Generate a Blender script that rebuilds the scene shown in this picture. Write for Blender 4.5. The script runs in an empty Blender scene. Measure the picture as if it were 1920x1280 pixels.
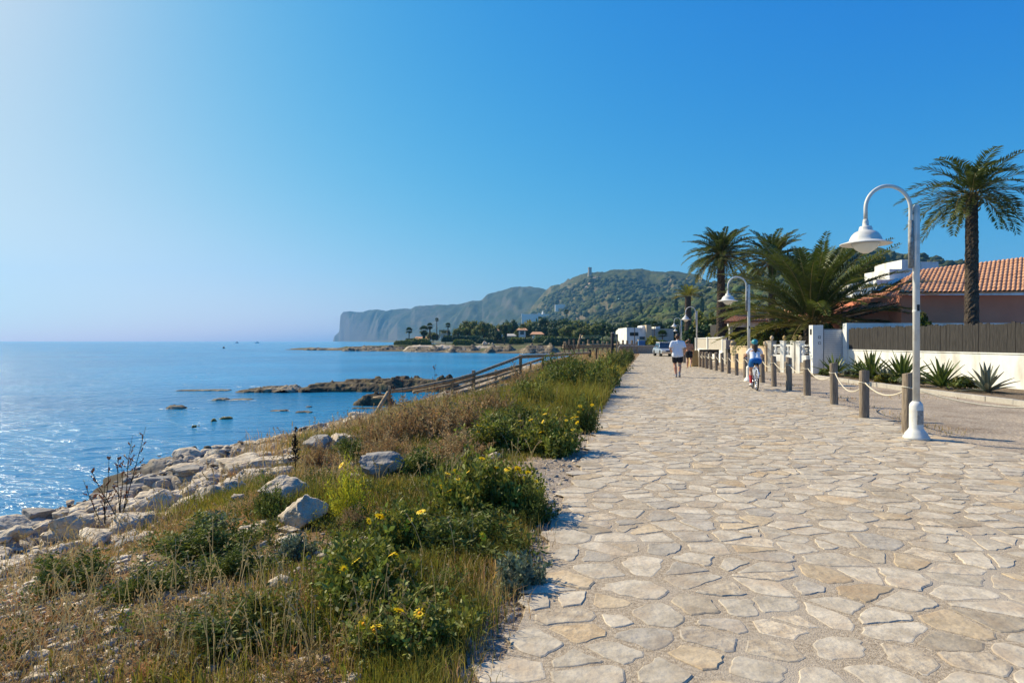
import bpy, bmesh, math, random
import numpy as np
from mathutils import Vector, Matrix, noise as mnoise
R = math.radians; PI = math.pi
random.seed(7); RNG = np.random.default_rng(7)
sc = bpy.context.scene; C = sc.collection
F_PX = 1195.0; EYE = 1.55; SEA = -1.3
def at(px, py, d):
    """world point seen at photo pixel (px, py), d metres ahead of the eye"""
    return Vector(((px - 960) / F_PX * d, d, EYE - (py - 639) / F_PX * d))
# ---------------------------------------------------------------- helpers
def tag(o, label=None, cat=None, group=None, kind=None):
    if label: o['label'] = label
    if cat: o['category'] = cat
    if group: o['group'] = group
    if kind: o['kind'] = kind
    return o
def empty(name, loc=(0, 0, 0), rz=0):
    o = bpy.data.objects.new(name, None); C.objects.link(o)
    o.location = loc; o.rotation_euler = (0, 0, rz); o.empty_display_size = .2
    return o
def link(name, me, parent=None, loc=None, rz=None):
    o = bpy.data.objects.new(name, me); C.objects.link(o)
    if parent: o.parent = parent
    if loc is not None: o.location = loc
    if rz is not None: o.rotation_euler = (0, 0, rz)
    return o
def copy_tree(o, parent=None):
    c = o.copy(); C.objects.link(c); c.parent = parent
    for ch in list(o.children): copy_tree(ch, c)
    return c
def np_mesh(name, V, F, mats, col=None, smooth=False, midx=None):
    """V (N,3); F (M,k) uniform; col per-vertex (N,3)"""
    V = np.asarray(V, np.float32); F = np.asarray(F, np.int32)
    me = bpy.data.meshes.new(name)
    me.vertices.add(len(V)); me.vertices.foreach_set('co', V.ravel())
    n, k = F.shape
    me.loops.add(n * k); me.loops.foreach_set('vertex_index', F.ravel())
    me.polygons.add(n); me.polygons.foreach_set('loop_start', np.arange(0, n * k, k, dtype=np.int32))
    if smooth: me.polygons.foreach_set('use_smooth', np.ones(n, bool))
    if midx is not None: me.polygons.foreach_set('material_index', np.asarray(midx, np.int32))
    me.update(calc_edges=True)
    if col is not None:
        a = me.color_attributes.new('Col', 'FLOAT_COLOR', 'POINT')
        c = np.ones((len(V), 4), np.float32); c[:, :3] = col
        a.data.foreach_set('color', c.ravel())
    for m in (mats if isinstance(mats, (list, tuple)) else [mats]): me.materials.append(m)
    return me
class MB:
    """collects shapes, builds ONE mesh"""
    def __init__(s): s.v = []; s.f = []; s.m = []; s.sm = []
    def add(s, v, f, m=0, smooth=False):
        b = len(s.v); s.v += [tuple(p) for p in v]
        for q in f: s.f.append([b + i for i in q]); s.m.append(m); s.sm.append(smooth)
        return s
    def box(s, x0, x1, y0, y1, z0, z1, m=0, M=None):
        v = [Vector(p) for p in ((x0,y0,z0),(x1,y0,z0),(x1,y1,z0),(x0,y1,z0),(x0,y0,z1),(x1,y0,z1),(x1,y1,z1),(x0,y1,z1))]
        if M is not None: v = [M @ p for p in v]
        return s.add(v, [(3,2,1,0),(4,5,6,7),(0,1,5,4),(1,2,6,5),(2,3,7,6),(3,0,4,7)], m)
    def tube(s, pts, r, n=8, m=0, smooth=True, cap=True):
        pts = [Vector(p) for p in pts]; rs = r if isinstance(r, (list, tuple)) else [r] * len(pts)
        v = []; up = Vector((0, 0, 1)); prev = None
        for i, p in enumerate(pts):
            d = (pts[min(i + 1, len(pts) - 1)] - pts[max(i - 1, 0)]).normalized()
            if prev is None: a = d.orthogonal().normalized()
            else:
                a = prev - d * prev.dot(d)
                a = a.normalized() if a.length > 1e-5 else d.orthogonal().normalized()
            prev = a; b = d.cross(a)
            for k in range(n):
                t = 2 * PI * k / n; v.append(p + (a * math.cos(t) + b * math.sin(t)) * rs[i])
        f = [(i*n+k, i*n+(k+1)%n, (i+1)*n+(k+1)%n, (i+1)*n+k) for i in range(len(pts)-1) for k in range(n)]
        if cap: f += [tuple(range(n))[::-1], tuple(range((len(pts)-1)*n, len(pts)*n))]
        return s.add(v, f, m, smooth)
    def lathe(s, prof, n=24, m=0, c=(0, 0, 0), smooth=True, cap=True):
        v = []; 
        for r, z in prof:
            for k in range(n):
                t = 2*PI*k/n; v.append((c[0]+r*math.cos(t), c[1]+r*math.sin(t), c[2]+z))
        f = [(i*n+k, i*n+(k+1)%n, (i+1)*n+(k+1)%n, (i+1)*n+k) for i in range(len(prof)-1) for k in range(n)]
        if cap: f += [tuple(range(n))[::-1], tuple(range((len(prof)-1)*n, len(prof)*n))]
        return s.add(v, f, m, smooth)
    def quad(s, a, b, c, d, m=0): return s.add([a, b, c, d], [(0, 1, 2, 3)], m)
    def mesh(s, name, mats, bevel=0, edge=False):
        me = bpy.data.meshes.new(name); me.from_pydata(s.v, [], s.f)
        me.polygons.foreach_set('material_index', s.m); me.polygons.foreach_set('use_smooth', s.sm)
        for m in (mats if isinstance(mats, (list, tuple)) else [mats]): me.materials.append(m)
        if bevel:
            bm = bmesh.new(); bm.from_mesh(me)
            ed = [e for e in bm.edges if len(e.link_faces) == 2 and e.calc_face_angle(0) > .6]
            bmesh.ops.bevel(bm, geom=ed, offset=bevel, segments=2, profile=.6, affect='EDGES')
            bm.to_mesh(me); bm.free()
        me.update(); return me
    def obj(s, name, mats, parent=None, loc=None, rz=None, bevel=0):
        return link(name, s.mesh(name, mats, bevel), parent, loc, rz)
# ---- numpy value noise
def _h(i, j, k):
    n = (i.astype(np.int64)*374761393 + j.astype(np.int64)*668265263 + k.astype(np.int64)*2147483647) & 0xffffffff
    n = ((n ^ (n >> 13)) * 1274126177) & 0xffffffff
    n = (n ^ (n >> 16)) & 0xffffff
    return n / float(0xffffff)
def vn(x, y, z=0.0):
    x, y, z = np.broadcast_arrays(np.asarray(x, float), np.asarray(y, float), np.asarray(z, float))
    i, j, k = np.floor(x), np.floor(y), np.floor(z); fx, fy, fz = x-i, y-j, z-k
    sx, sy, sz = (t*t*(3-2*t) for t in (fx, fy, fz)); r = 0
    for a in (0, 1):
        for b in (0, 1):
            for c in (0, 1):
                r = r + _h(i+a, j+b, k+c)*(sx if a else 1-sx)*(sy if b else 1-sy)*(sz if c else 1-sz)
    return r*2-1
def fbm(x, y, z=0.0, o=4, g=.5):
    r = 0; a = 1; t = 0
    for q in range(o):
        r = r + a*vn(np.asarray(x)*2**q+q*17.3, np.asarray(y)*2**q+q*9.1, np.asarray(z)*2**q+q*5.7); t += a; a *= g
    return r/t
def sst(a, b, x):
    t = np.clip((np.asarray(x, float)-a)/(b-a), 0, 1); return t*t*(3-2*t)
# ---------------------------------------------------------------- materials
def mat(name, c1, c2=None, scale=5, rough=.8, bump=0, bscale=None, attr=0, stretch=None, metal=0, spec=.3,
        detail=6, c3=None, s3=1.0, trans=0, lo=.35, hi=.65, bdist=.02, sheen=0):
    m = bpy.data.materials.new(name); m.use_nodes = True; nt = m.node_tree; N = nt.nodes; L = nt.links
    b = N['Principled BSDF']; b.inputs['Roughness'].default_value = rough
    b.inputs['Metallic'].default_value = metal; b.inputs['Specular IOR Level'].default_value = spec
    tc = N.new('ShaderNodeTexCoord'); mp = N.new('ShaderNodeMapping'); L.new(tc.outputs['Object'], mp.inputs[0])
    if stretch: mp.inputs['Scale'].default_value = stretch
    col = None
    if c2 is None: 
        b.inputs['Base Color'].default_value = (*c1, 1)
        rgb = N.new('ShaderNodeRGB'); rgb.outputs[0].default_value = (*c1, 1); col = rgb.outputs[0]
    else:
        n = N.new('ShaderNodeTexNoise'); n.inputs['Scale'].default_value = scale; n.inputs['Detail'].default_value = detail
        n.inputs['Roughness'].default_value = .65
        L.new(mp.outputs[0], n.inputs['Vector'])
        r = N.new('ShaderNodeValToRGB'); r.color_ramp.elements[0].position = lo; r.color_ramp.elements[1].position = hi
        r.color_ramp.elements[0].color = (*c1, 1); r.color_ramp.elements[1].color = (*c2, 1)
        L.new(n.outputs['Fac'], r.inputs[0]); col = r.outputs[0]
    if c3 is not None:
        n3 = N.new('ShaderNodeTexNoise'); n3.inputs['Scale'].default_value = s3; n3.inputs['Detail'].default_value = 4
        L.new(mp.outputs[0], n3.inputs['Vector'])
        r3 = N.new('ShaderNodeValToRGB'); r3.color_ramp.elements[0].position = .5; r3.color_ramp.elements[1].position = .68
        L.new(n3.outputs['Fac'], r3.inputs[0])
        mx = N.new('ShaderNodeMix'); mx.data_type = 'RGBA'; L.new(r3.outputs[0], mx.inputs[0]); L.new(col, mx.inputs[6])
        mx.inputs[7].default_value = (*c3, 1); col = mx.outputs[2]
    if attr:
        at_ = N.new('ShaderNodeAttribute'); at_.attribute_name = 'Col'
        mx = N.new('ShaderNodeMix'); mx.data_type = 'RGBA'; mx.blend_type = 'MULTIPLY'; mx.inputs[0].default_value = attr
        L.new(col, mx.inputs[6]); L.new(at_.outputs['Color'], mx.inputs[7]); col = mx.outputs[2]
    L.new(col, b.inputs['Base Color'])
    if bump:
        bn = N.new('ShaderNodeTexNoise'); bn.inputs['Scale'].default_value = bscale or scale*3; bn.inputs['Detail'].default_value = 8
        L.new(mp.outputs[0], bn.inputs['Vector'])
        bp = N.new('ShaderNodeBump'); bp.inputs['Strength'].default_value = bump; bp.inputs['Distance'].default_value = bdist
        L.new(bn.outputs['Fac'], bp.inputs['Height']); L.new(bp.outputs[0], b.inputs['Normal'])
    if trans:
        tr = N.new('ShaderNodeBsdfTranslucent'); L.new(col, tr.inputs[0]); ms = N.new('ShaderNodeMixShader')
        ms.inputs[0].default_value = trans; L.new(b.outputs[0], ms.inputs[1]); L.new(tr.outputs[0], ms.inputs[2])
        L.new(ms.outputs[0], N['Material Output'].inputs[0])
    return m
M_ = {}
M_['leaf'] = mat('leaf_green', (.075,.105,.018), (.16,.19,.034), 3, .6, attr=1, trans=.32)
M_['leafdk'] = mat('leaf_dark', (.022,.05,.016), (.05,.095,.025), 3, .55, attr=1, trans=.25)
M_['leafyl'] = mat('leaf_yellow_green', (.12,.14,.015), (.24,.22,.02), 3, .6, attr=1, trans=.35)
M_['leafgy'] = mat('leaf_grey_green', (.13,.17,.11), (.22,.26,.17), 6, .8, attr=1, trans=.2)
M_['leafbl'] = mat('leaf_daisy', (.12,.15,.022), (.25,.265,.045), 4, .55, attr=1, trans=.32, spec=.35)
M_['dry'] = mat('dry_stem', (.26,.165,.07), (.48,.34,.17), 4, .9, attr=1, trans=.3)
M_['grass'] = mat('grass_blade', (.14,.155,.02), (.26,.235,.045), 1.2, .7, attr=1, trans=.4)
M_['weed'] = mat('bright_weed', (.30,.32,.02), (.50,.47,.04), 3, .6, attr=1, trans=.4)
M_['straw'] = mat('straw', (.28,.205,.09), (.50,.39,.20), 1.5, .9, attr=1, trans=.35)
M_['palm'] = mat('palm_leaf', (.05,.08,.012), (.115,.14,.022), 1.2, .5, attr=1, trans=.28, spec=.5)
M_['rachis'] = mat('palm_rachis', (.22,.16,.05), (.34,.26,.09), 3, .6)
M_['ptrunk'] = mat('palm_trunk', (.035,.026,.02), (.10,.075,.055), 6, .95, bump=1, bscale=12, bdist=.06)
M_['bark'] = mat('bark', (.06,.045,.035), (.12,.09,.065), 8, .95, bump=.6)
M_['wood'] = mat('weathered_wood', (.11,.082,.06), (.33,.265,.20), 6, .9, bump=.7, bscale=10, stretch=(9,9,.7), bdist=.015, c3=(.20,.165,.13), s3=1.2)
M_['woodfence'] = mat('fence_wood', (.20,.135,.075), (.46,.33,.20), 5, .85, bump=.5, bscale=8)
M_['rope'] = mat('rope', (.5,.44,.33), (.66,.6,.48), 40, .9, bump=.6, bscale=60, bdist=.004)
M_['white'] = mat('white_paint', (.78,.78,.77), (.70,.70,.68), 2, .55, bump=.15, bscale=20, bdist=.004, c3=(.62,.60,.56), s3=1.3)
M_['wall'] = mat('white_render', (.80,.80,.77), (.70,.69,.65), 2.5, .9, bump=.4, bscale=30, bdist=.008, c3=(.55,.52,.46), s3=1.8, stretch=(1,1,.35))
M_['lampw'] = mat('lamp_enamel', (.68,.67,.63), (.60,.59,.55), 3, .5, spec=.4, c3=(.50,.47,.42), s3=5, bump=.1)
M_['steelg'] = mat('grey_weathered_steel', (.16,.155,.15), (.40,.40,.38), 14, .7, bump=.3)
M_['glass'] = mat('lamp_glass', (.75,.72,.62), None, rough=.15, spec=.6)
M_['gate'] = mat('gate_slats', (.56,.57,.58), (.64,.65,.66), 4, .45, metal=.3)
M_['slatdk'] = mat('dark_board', (.016,.015,.015), (.06,.054,.050), 5, .85, bump=.4, bscale=8, stretch=(8,8,.5))
M_['beige'] = mat('beige_render', (.62,.49,.33), (.55,.42,.27), 1.5, .9, bump=.3, bscale=25, bdist=.006)
M_['beigesl'] = mat('beige_slat', (.55,.50,.42), (.48,.43,.36), 2, .7)
M_['ochre'] = mat('ochre_block', (.42,.30,.13), (.34,.24,.10), 3, .85, bump=.3)
M_['stonewall'] = mat('rough_stone', (.24,.19,.14), (.48,.41,.32), 9, .95, bump=1, bscale=9, bdist=.05)
M_['salmon'] = mat('salmon_render', (.62,.25,.16), (.54,.21,.135), 1, .9, bump=.2, bscale=30, bdist=.006)
M_['tile'] = mat('roof_tile', (.50,.23,.11), (.66,.38,.22), 6, .85, bump=.4, bscale=20, c3=(.36,.17,.09), s3=3)
M_['black'] = mat('black_plastic', (.02,.02,.022), None, rough=.5)
M_['darkgl'] = mat('dark_glass', (.02,.03,.04), None, rough=.08, spec=.8)
M_['skin'] = mat('skin', (.50,.27,.18), (.44,.22,.14), 6, .55)
M_['skint'] = mat('tanned_skin', (.44,.21,.125), (.38,.17,.10), 6, .5)
M_['hair'] = mat('dark_hair', (.035,.02,.014), (.07,.04,.025), 20, .5, stretch=(6,6,1))
M_['shirt'] = mat('white_shirt', (.72,.75,.82), (.66,.69,.77), 3, .9, bump=.5, bscale=9, bdist=.03)
M_['blackc'] = mat('black_cloth', (.012,.012,.014), (.02,.02,.024), 5, .9, bump=.5, bscale=10)
M_['bluec'] = mat('blue_cloth', (.01,.11,.36), (.015,.14,.42), 5, .85, bump=.5, bscale=10)
M_['teal'] = mat('teal_helmet', (.03,.24,.27), None, rough=.35, spec=.5)
M_['red'] = mat('red_cloth', (.42,.03,.03), None, rough=.8)
M_['shoe'] = mat('grey_shoe', (.10,.10,.12), (.3,.3,.33), 20, .7)
M_['shoew'] = mat('white_shoe', (.7,.7,.72), None, rough=.6)
M_['tyre'] = mat('tyre', (.015,.015,.016), None, rough=.8)
M_['chrome'] = mat('chrome', (.6,.6,.62), None, rough=.25, metal=1)
M_['framep'] = mat('bike_paint', (.55,.6,.68), None, rough=.3)
M_['carp'] = mat('silver_paint', (.42,.47,.52), None, rough=.28, metal=.4)
M_['yellow'] = mat('petal_yellow', (.95,.62,.01), (.98,.72,.03), 30, .6, trans=.3)
M_['orange'] = mat('flower_disc', (.75,.33,.01), None, rough=.8)
M_['brownseed'] = mat('seed_head', (.36,.13,.05), (.50,.22,.10), 20, .9, trans=.4)
M_['blue'] = mat('blue_panel', (.05,.16,.38), None, rough=.5)
M_['greym'] = mat('grey_metal', (.22,.22,.23), (.32,.32,.33), 5, .5, metal=.4)
M_['concrete'] = mat('concrete', (.36,.33,.29), (.46,.43,.38), 4, .9, bump=.4, bscale=20)
def rockmat(name, a, b, c, sc_=3):
    m = mat(name, a, b, sc_, .95, bump=1.0, bscale=sc_*2.2, bdist=.07, c3=c, s3=sc_*.8); return m
M_['rockp'] = rockmat('pale_limestone', (.33,.265,.19), (.64,.55,.43), (.46,.35,.24), 5)
M_['rockg'] = rockmat('grey_limestone', (.19,.175,.16), (.35,.325,.295), (.27,.22,.17), 4)
M_['rockd'] = rockmat('dark_wet_rock', (.035,.028,.02), (.13,.10,.065), (.17,.13,.06), 3)
M_['rocky'] = rockmat('algae_rock', (.13,.11,.03), (.30,.24,.07), (.09,.07,.04), 5)
M_['rockb'] = rockmat('brown_shelf_rock', (.055,.042,.028), (.21,.165,.11), (.35,.285,.20), 1.2)
M_['foam'] = mat('foam', (.75,.8,.82), None, rough=.7)
# ---------------------------------------------------------------- shoreline and height
SHORE = [(-14,-30),(-9,1),(-8.2,6),(-7.9,9.4),(-8.0,12),(-8.3,13.8),(-7.4,16.5),(-7.0,19.3),(-6.0,21.3),(-5.0,22.6),(-4.6,26),(-4.5,32),
 (-3.5,42),(-1,60),(4,85),(9,105),(13,122),(12,135),(0,147),(-15,158),(-28,170),(-45,184),(-62,199),(-74,206),(-72,216),(-55,224),(-40,236),(-25,260),
 (-18,320),(-30,420),(-60,600),(-150,1000),(-500,2200),(-900,3300),(-980,3500),(-900,4300),(9000,4600),(9000,-30)]
SP = np.array(SHORE, float)
def sdist(x, y):
    x = np.asarray(x, float).ravel(); y = np.asarray(y, float).ravel()
    d = np.full(x.shape, 1e18); ins = np.zeros(x.shape, bool); n = len(SP)
    for i in range(n):
        a = SP[i]; b = SP[(i+1) % n]; e = b-a
        t = np.clip(((x-a[0])*e[0]+(y-a[1])*e[1])/(e@e), 0, 1)
        d = np.minimum(d, (x-a[0]-t*e[0])**2+(y-a[1]-t*e[1])**2)
        cnd = ((a[1] > y) != (b[1] > y))
        with np.errstate(divide='ignore', invalid='ignore'):
            xi = (b[0]-a[0])*(y-a[1])/(b[1]-a[1]+1e-30)+a[0]
        ins ^= cnd & (x < xi)
    return np.where(ins, 1, -1)*np.sqrt(d)
LEFT = np.array([(0,-.5),(3.0,-.08),(3.62,.05),(4.62,.21),(5.77,.41),(7.7,.74),(10.8,1.36),(15.3,2.18),(22.9,3.64),(40,7.4),(71,14.2),(78,15.6)])
RIGHT = np.array([(0,6.95),(10,6.95),(11,7.05),(13,7.4),(15.6,8.1),(18.2,8.65),(20.1,9.0),(24,9.5),(30,10.6),(37,11.6),(50,14.4),(62,17.6),(78,21)])
pl = lambda y: np.interp(y, LEFT[:,0], LEFT[:,1]); pr = lambda y: np.interp(y, RIGHT[:,0], RIGHT[:,1])
def H(x, y, detail=True):
    shp = np.shape(x); x = np.asarray(x, float).ravel(); y = np.asarray(y, float).ravel()
    s = sdist(x, y); s2 = s + fbm(x*.45, y*.45, 3, 3)*.9*sst(40, 20, y)
    hn = np.interp(s2, [-40,-6,-1.5,0,.8,2,3.5,5,6.5,8,12], [-5,-3,-1.9,-1.33,-1.16,-.97,-.65,-.3,-.1,-.03,-.012])
    hf = np.interp(s+fbm(x*.12, y*.12, 5, 3)*3*sst(60,100,y), [-40,-6,0,4,9,16,30,70,200,1500], [-6,-2.6,-1.3,-1.12,-.85,-.3,.6,1.5,3,9])
    w = sst(85, 128, y + np.clip(-x,0,30)*.5); h = hn*(1-w)+hf*w
    if detail:
        k = sst(.1,1.4,s2)*sst(4.2,2.2,s2)*(1-w)
        n1 = 1-np.abs(fbm(x*1.1, y*1.5, 1, 5)); n2 = fbm(x*3.3, y*4.1, 2, 4)
        q_ = (n1-.72)*.62+n2*.12; st_ = np.floor(q_/.075+n2*.5)*.075; h = h+k*(q_*.35+st_*.65)
        g = sst(3.5,5,s2)*(1-w)*sst(0,.5,pl(y)-x)*sst(45,25,y)
        h = h + g*(fbm(x*.9, y*.9, 7, 3)*.07+fbm(x*6, y*6, 9, 3)*.018)
        kf = w*sst(-1,1,s)*sst(34,14,s)
        h = h + kf*((1-np.abs(fbm(x*.10, y*.3, 11, 4)))-.7)*1.3
    inp = (x > pl(y)-.15)&(y < 84)&(x < 60)
    rt = x-pr(y); bed = (rt > .1)&(rt < 9)&(y < 60)&(y > 3); h = np.where(bed, -.03+.022*fbm(x*.7, y*.5, 31, 4)*np.clip(rt*2,0,1), h)
    h = np.where(inp, np.minimum(h, -.012), h)
    return h.reshape(shp)
def gz(x, y): return float(H(np.array([x]), np.array([y]))[0])
def ground_at(px, py):
    """where the sight line through a photo pixel meets the ground"""
    d = np.exp(np.linspace(math.log(2.2), math.log(400), 1400))
    x = (px-960)/F_PX*d; z = EYE-(py-639)/F_PX*d
    hit = np.nonzero(z <= np.maximum(H(x, d), SEA))[0]
    i = hit[0] if len(hit) else -1
    return Vector((x[i], d[i], max(float(z[i]), SEA)))
# ---------------------------------------------------------------- ground
def build_ground():
    ys = np.concatenate([np.exp(np.arange(math.log(1.0), math.log(34), .0062)), np.exp(np.arange(math.log(34), math.log(3650), .02))])
    us = np.concatenate([np.linspace(-1.25,-.9,24)[:-1], np.linspace(-.9,.2,420)[:-1], np.linspace(.2,1.5,150)])
    U, Y = np.meshgrid(us, ys); X = U*Y
    Z = H(X, Y); s = sdist(X, Y).reshape(X.shape)
    V = np.stack([X, Y, Z], -1).reshape(-1, 3); ny, nx = X.shape
    i = np.arange(ny-1)[:, None]*nx+np.arange(nx-1)[None]; F = np.stack([i, i+1, i+nx+1, i+nx], -1).reshape(-1, 4)
    w = sst(85,128,Y+np.clip(-X,0,30)*.5); nz = fbm(X*.8, Y*.8, 21, 4)
    rock = (1-w)*sst(4.0,2.6,s+nz*1.2)+w*sst(30,16,s+nz*4)*.12
    grav = (X > pr(Y)-.2)*(Y < 70)*sst(60,40,X)
    strip = sst(.55+.45*(Y>5.9)*(Y<8.8),.15,pl(Y)-X+nz*.3)*sst(0,0.01,pl(Y)-X+.4)*(Y<30)
    grav = np.maximum(grav, strip)
    green = np.maximum(w*sst(-1,4,s), (Y>70)*sst(0,10,s-30))
    col = np.stack([rock, grav, green], -1).reshape(-1, 3)
    m = bpy.data.materials.new('ground'); m.use_nodes = True; N = m.node_tree.nodes; L = m.node_tree.links
    b = N['Principled BSDF']; b.inputs['Roughness'].default_value = .95; b.inputs['Specular IOR Level'].default_value = .2
    tc = N.new('ShaderNodeTexCoord')
    def ramp(scale, stops, detail=8, vec=None):
        n = N.new('ShaderNodeTexNoise'); n.inputs['Scale'].default_value = scale; n.inputs['Detail'].default_value = detail; n.inputs['Roughness'].default_value = .65
        L.new(tc.outputs['Object'], n.inputs['Vector'])
        r = N.new('ShaderNodeValToRGB'); e = r.color_ramp.elements
        while len(e) < len(stops): e.new(.5)
        for q, (p, c) in zip(e, stops): q.position = p; q.color = (*c, 1)
        L.new(n.outputs['Fac'], r.inputs[0]); return r.outputs[0], n.outputs['Fac']
    def mix(f, a, c, bt='MIX'):
        x = N.new('ShaderNodeMix'); x.data_type = 'RGBA'; x.blend_type = bt
        if isinstance(f, float): x.inputs[0].default_value = f
        else: L.new(f, x.inputs[0])
        L.new(a, x.inputs[6])
        if isinstance(c, tuple): x.inputs[7].default_value = (*c, 1)
        else: L.new(c, x.inputs[7])
        return x.outputs[2]
    soil, _ = ramp(5, [(.3,(.13,.075,.032)), (.5,(.25,.155,.075)), (.7,(.40,.285,.165))])
    rockc, rf = ramp(2.5, [(.34,(.11,.085,.065)), (.48,(.30,.25,.20)), (.66,(.50,.44,.365))])
    grv, gf = ramp(26, [(.33,(.22,.175,.13)), (.5,(.40,.33,.26)), (.68,(.58,.51,.42))])
    grn, _ = ramp(.22, [(.38,(.045,.065,.018)), (.5,(.085,.09,.03)), (.58,(.14,.10,.06)), (.68,(.22,.165,.11))])
    a = N.new('ShaderNodeAttribute'); a.attribute_name = 'Col'; sp = N.new('ShaderNodeSeparateColor'); L.new(a.outputs['Color'], sp.inputs[0])
    big, _ = ramp(.55, [(.35,(.62,.56,.50)), (.5,(.92,.90,.88)), (.62,(1.12,1.08,1.02))], 5); grv = mix(1.0, grv, big, 'MULTIPLY')
    c = mix(sp.outputs[0], soil, rockc); c = mix(sp.outputs[1], c, grv); c = mix(sp.outputs[2], c, grn)
    # algae band just above the water line
    gpos = N.new('ShaderNodeNewGeometry'); sx = N.new('ShaderNodeSeparateXYZ'); L.new(gpos.outputs['Position'], sx.inputs[0])
    mr = N.new('ShaderNodeMapRange'); mr.inputs[1].default_value = -.82; mr.inputs[2].default_value = -1.25; L.new(sx.outputs[2], mr.inputs[0])
    c = mix(mr.outputs[0], c, (.075,.058,.035))
    L.new(c, b.inputs['Base Color'])
    n1 = N.new('ShaderNodeTexNoise'); n1.inputs['Scale'].default_value = 9; n1.inputs['Detail'].default_value = 9; n1.inputs['Roughness'].default_value = .7
    L.new(tc.outputs['Object'], n1.inputs['Vector'])
    bp = N.new('ShaderNodeBump'); bp.inputs['Strength'].default_value = .9; bp.inputs['Distance'].default_value = .06
    L.new(n1.outputs['Fac'], bp.inputs['Height']); L.new(bp.outputs[0], b.inputs['Normal'])
    o = link('ground', np_mesh('ground', V, F, m, col, smooth=True)); tag(o, kind='structure')
build_ground()
# ---------------------------------------------------------------- sea
def build_sea():
    m = bpy.data.materials.new('sea_water'); m.use_nodes = True; N = m.node_tree.nodes; L = m.node_tree.links
    b = N['Principled BSDF']; b.inputs['Roughness'].default_value = .16; b.inputs['Specular IOR Level'].default_value = .15; b.inputs['IOR'].default_value = 1.33
    tc = N.new('ShaderNodeTexCoord')
    n0 = N.new('ShaderNodeTexNoise'); n0.inputs['Scale'].default_value = .05; L.new(tc.outputs['Object'], n0.inputs['Vector'])
    r = N.new('ShaderNodeValToRGB'); r.color_ramp.elements[0].position = .35; r.color_ramp.elements[1].position = .65
    r.color_ramp.elements[0].color = (.010,.15,.33,1); r.color_ramp.elements[1].color = (.022,.24,.46,1)
    L.new(n0.outputs['Fac'], r.inputs[0]); L.new(r.outputs[0], b.inputs['Base Color'])
    prev = None
    for scl, st, dist, det, rot in ((.35,(1,2.6,1),.32,3,.2),(1.5,(1,3,1),.12,4,-.15),(6,(1,2.2,1),.028,3,.5)):
        mp = N.new('ShaderNodeMapping'); mp.inputs['Scale'].default_value = st; mp.inputs['Rotation'].default_value = (0,0,rot)
        L.new(tc.outputs['Object'], mp.inputs[0])
        n = N.new('ShaderNodeTexNoise'); n.inputs['Scale'].default_value = scl; n.inputs['Detail'].default_value = det; n.inputs['Distortion'].default_value = .6
        L.new(mp.outputs[0], n.inputs['Vector'])
        bp = N.new('ShaderNodeBump'); bp.inputs['Strength'].default_value = 1; bp.inputs['Distance'].default_value = dist
        L.new(n.outputs['Fac'], bp.inputs['Height'])
        if prev: L.new(prev, bp.inputs['Normal'])
        prev = bp.outputs[0]
    L.new(prev, b.inputs['Normal'])
    o = link('sea', np_mesh('sea', [(-3500,-60,SEA),(3500,-60,SEA),(3500,3690,SEA),(-3500,3690,SEA)], [(0,1,2,3)], m)); tag(o, kind='structure')
build_sea()
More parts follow.
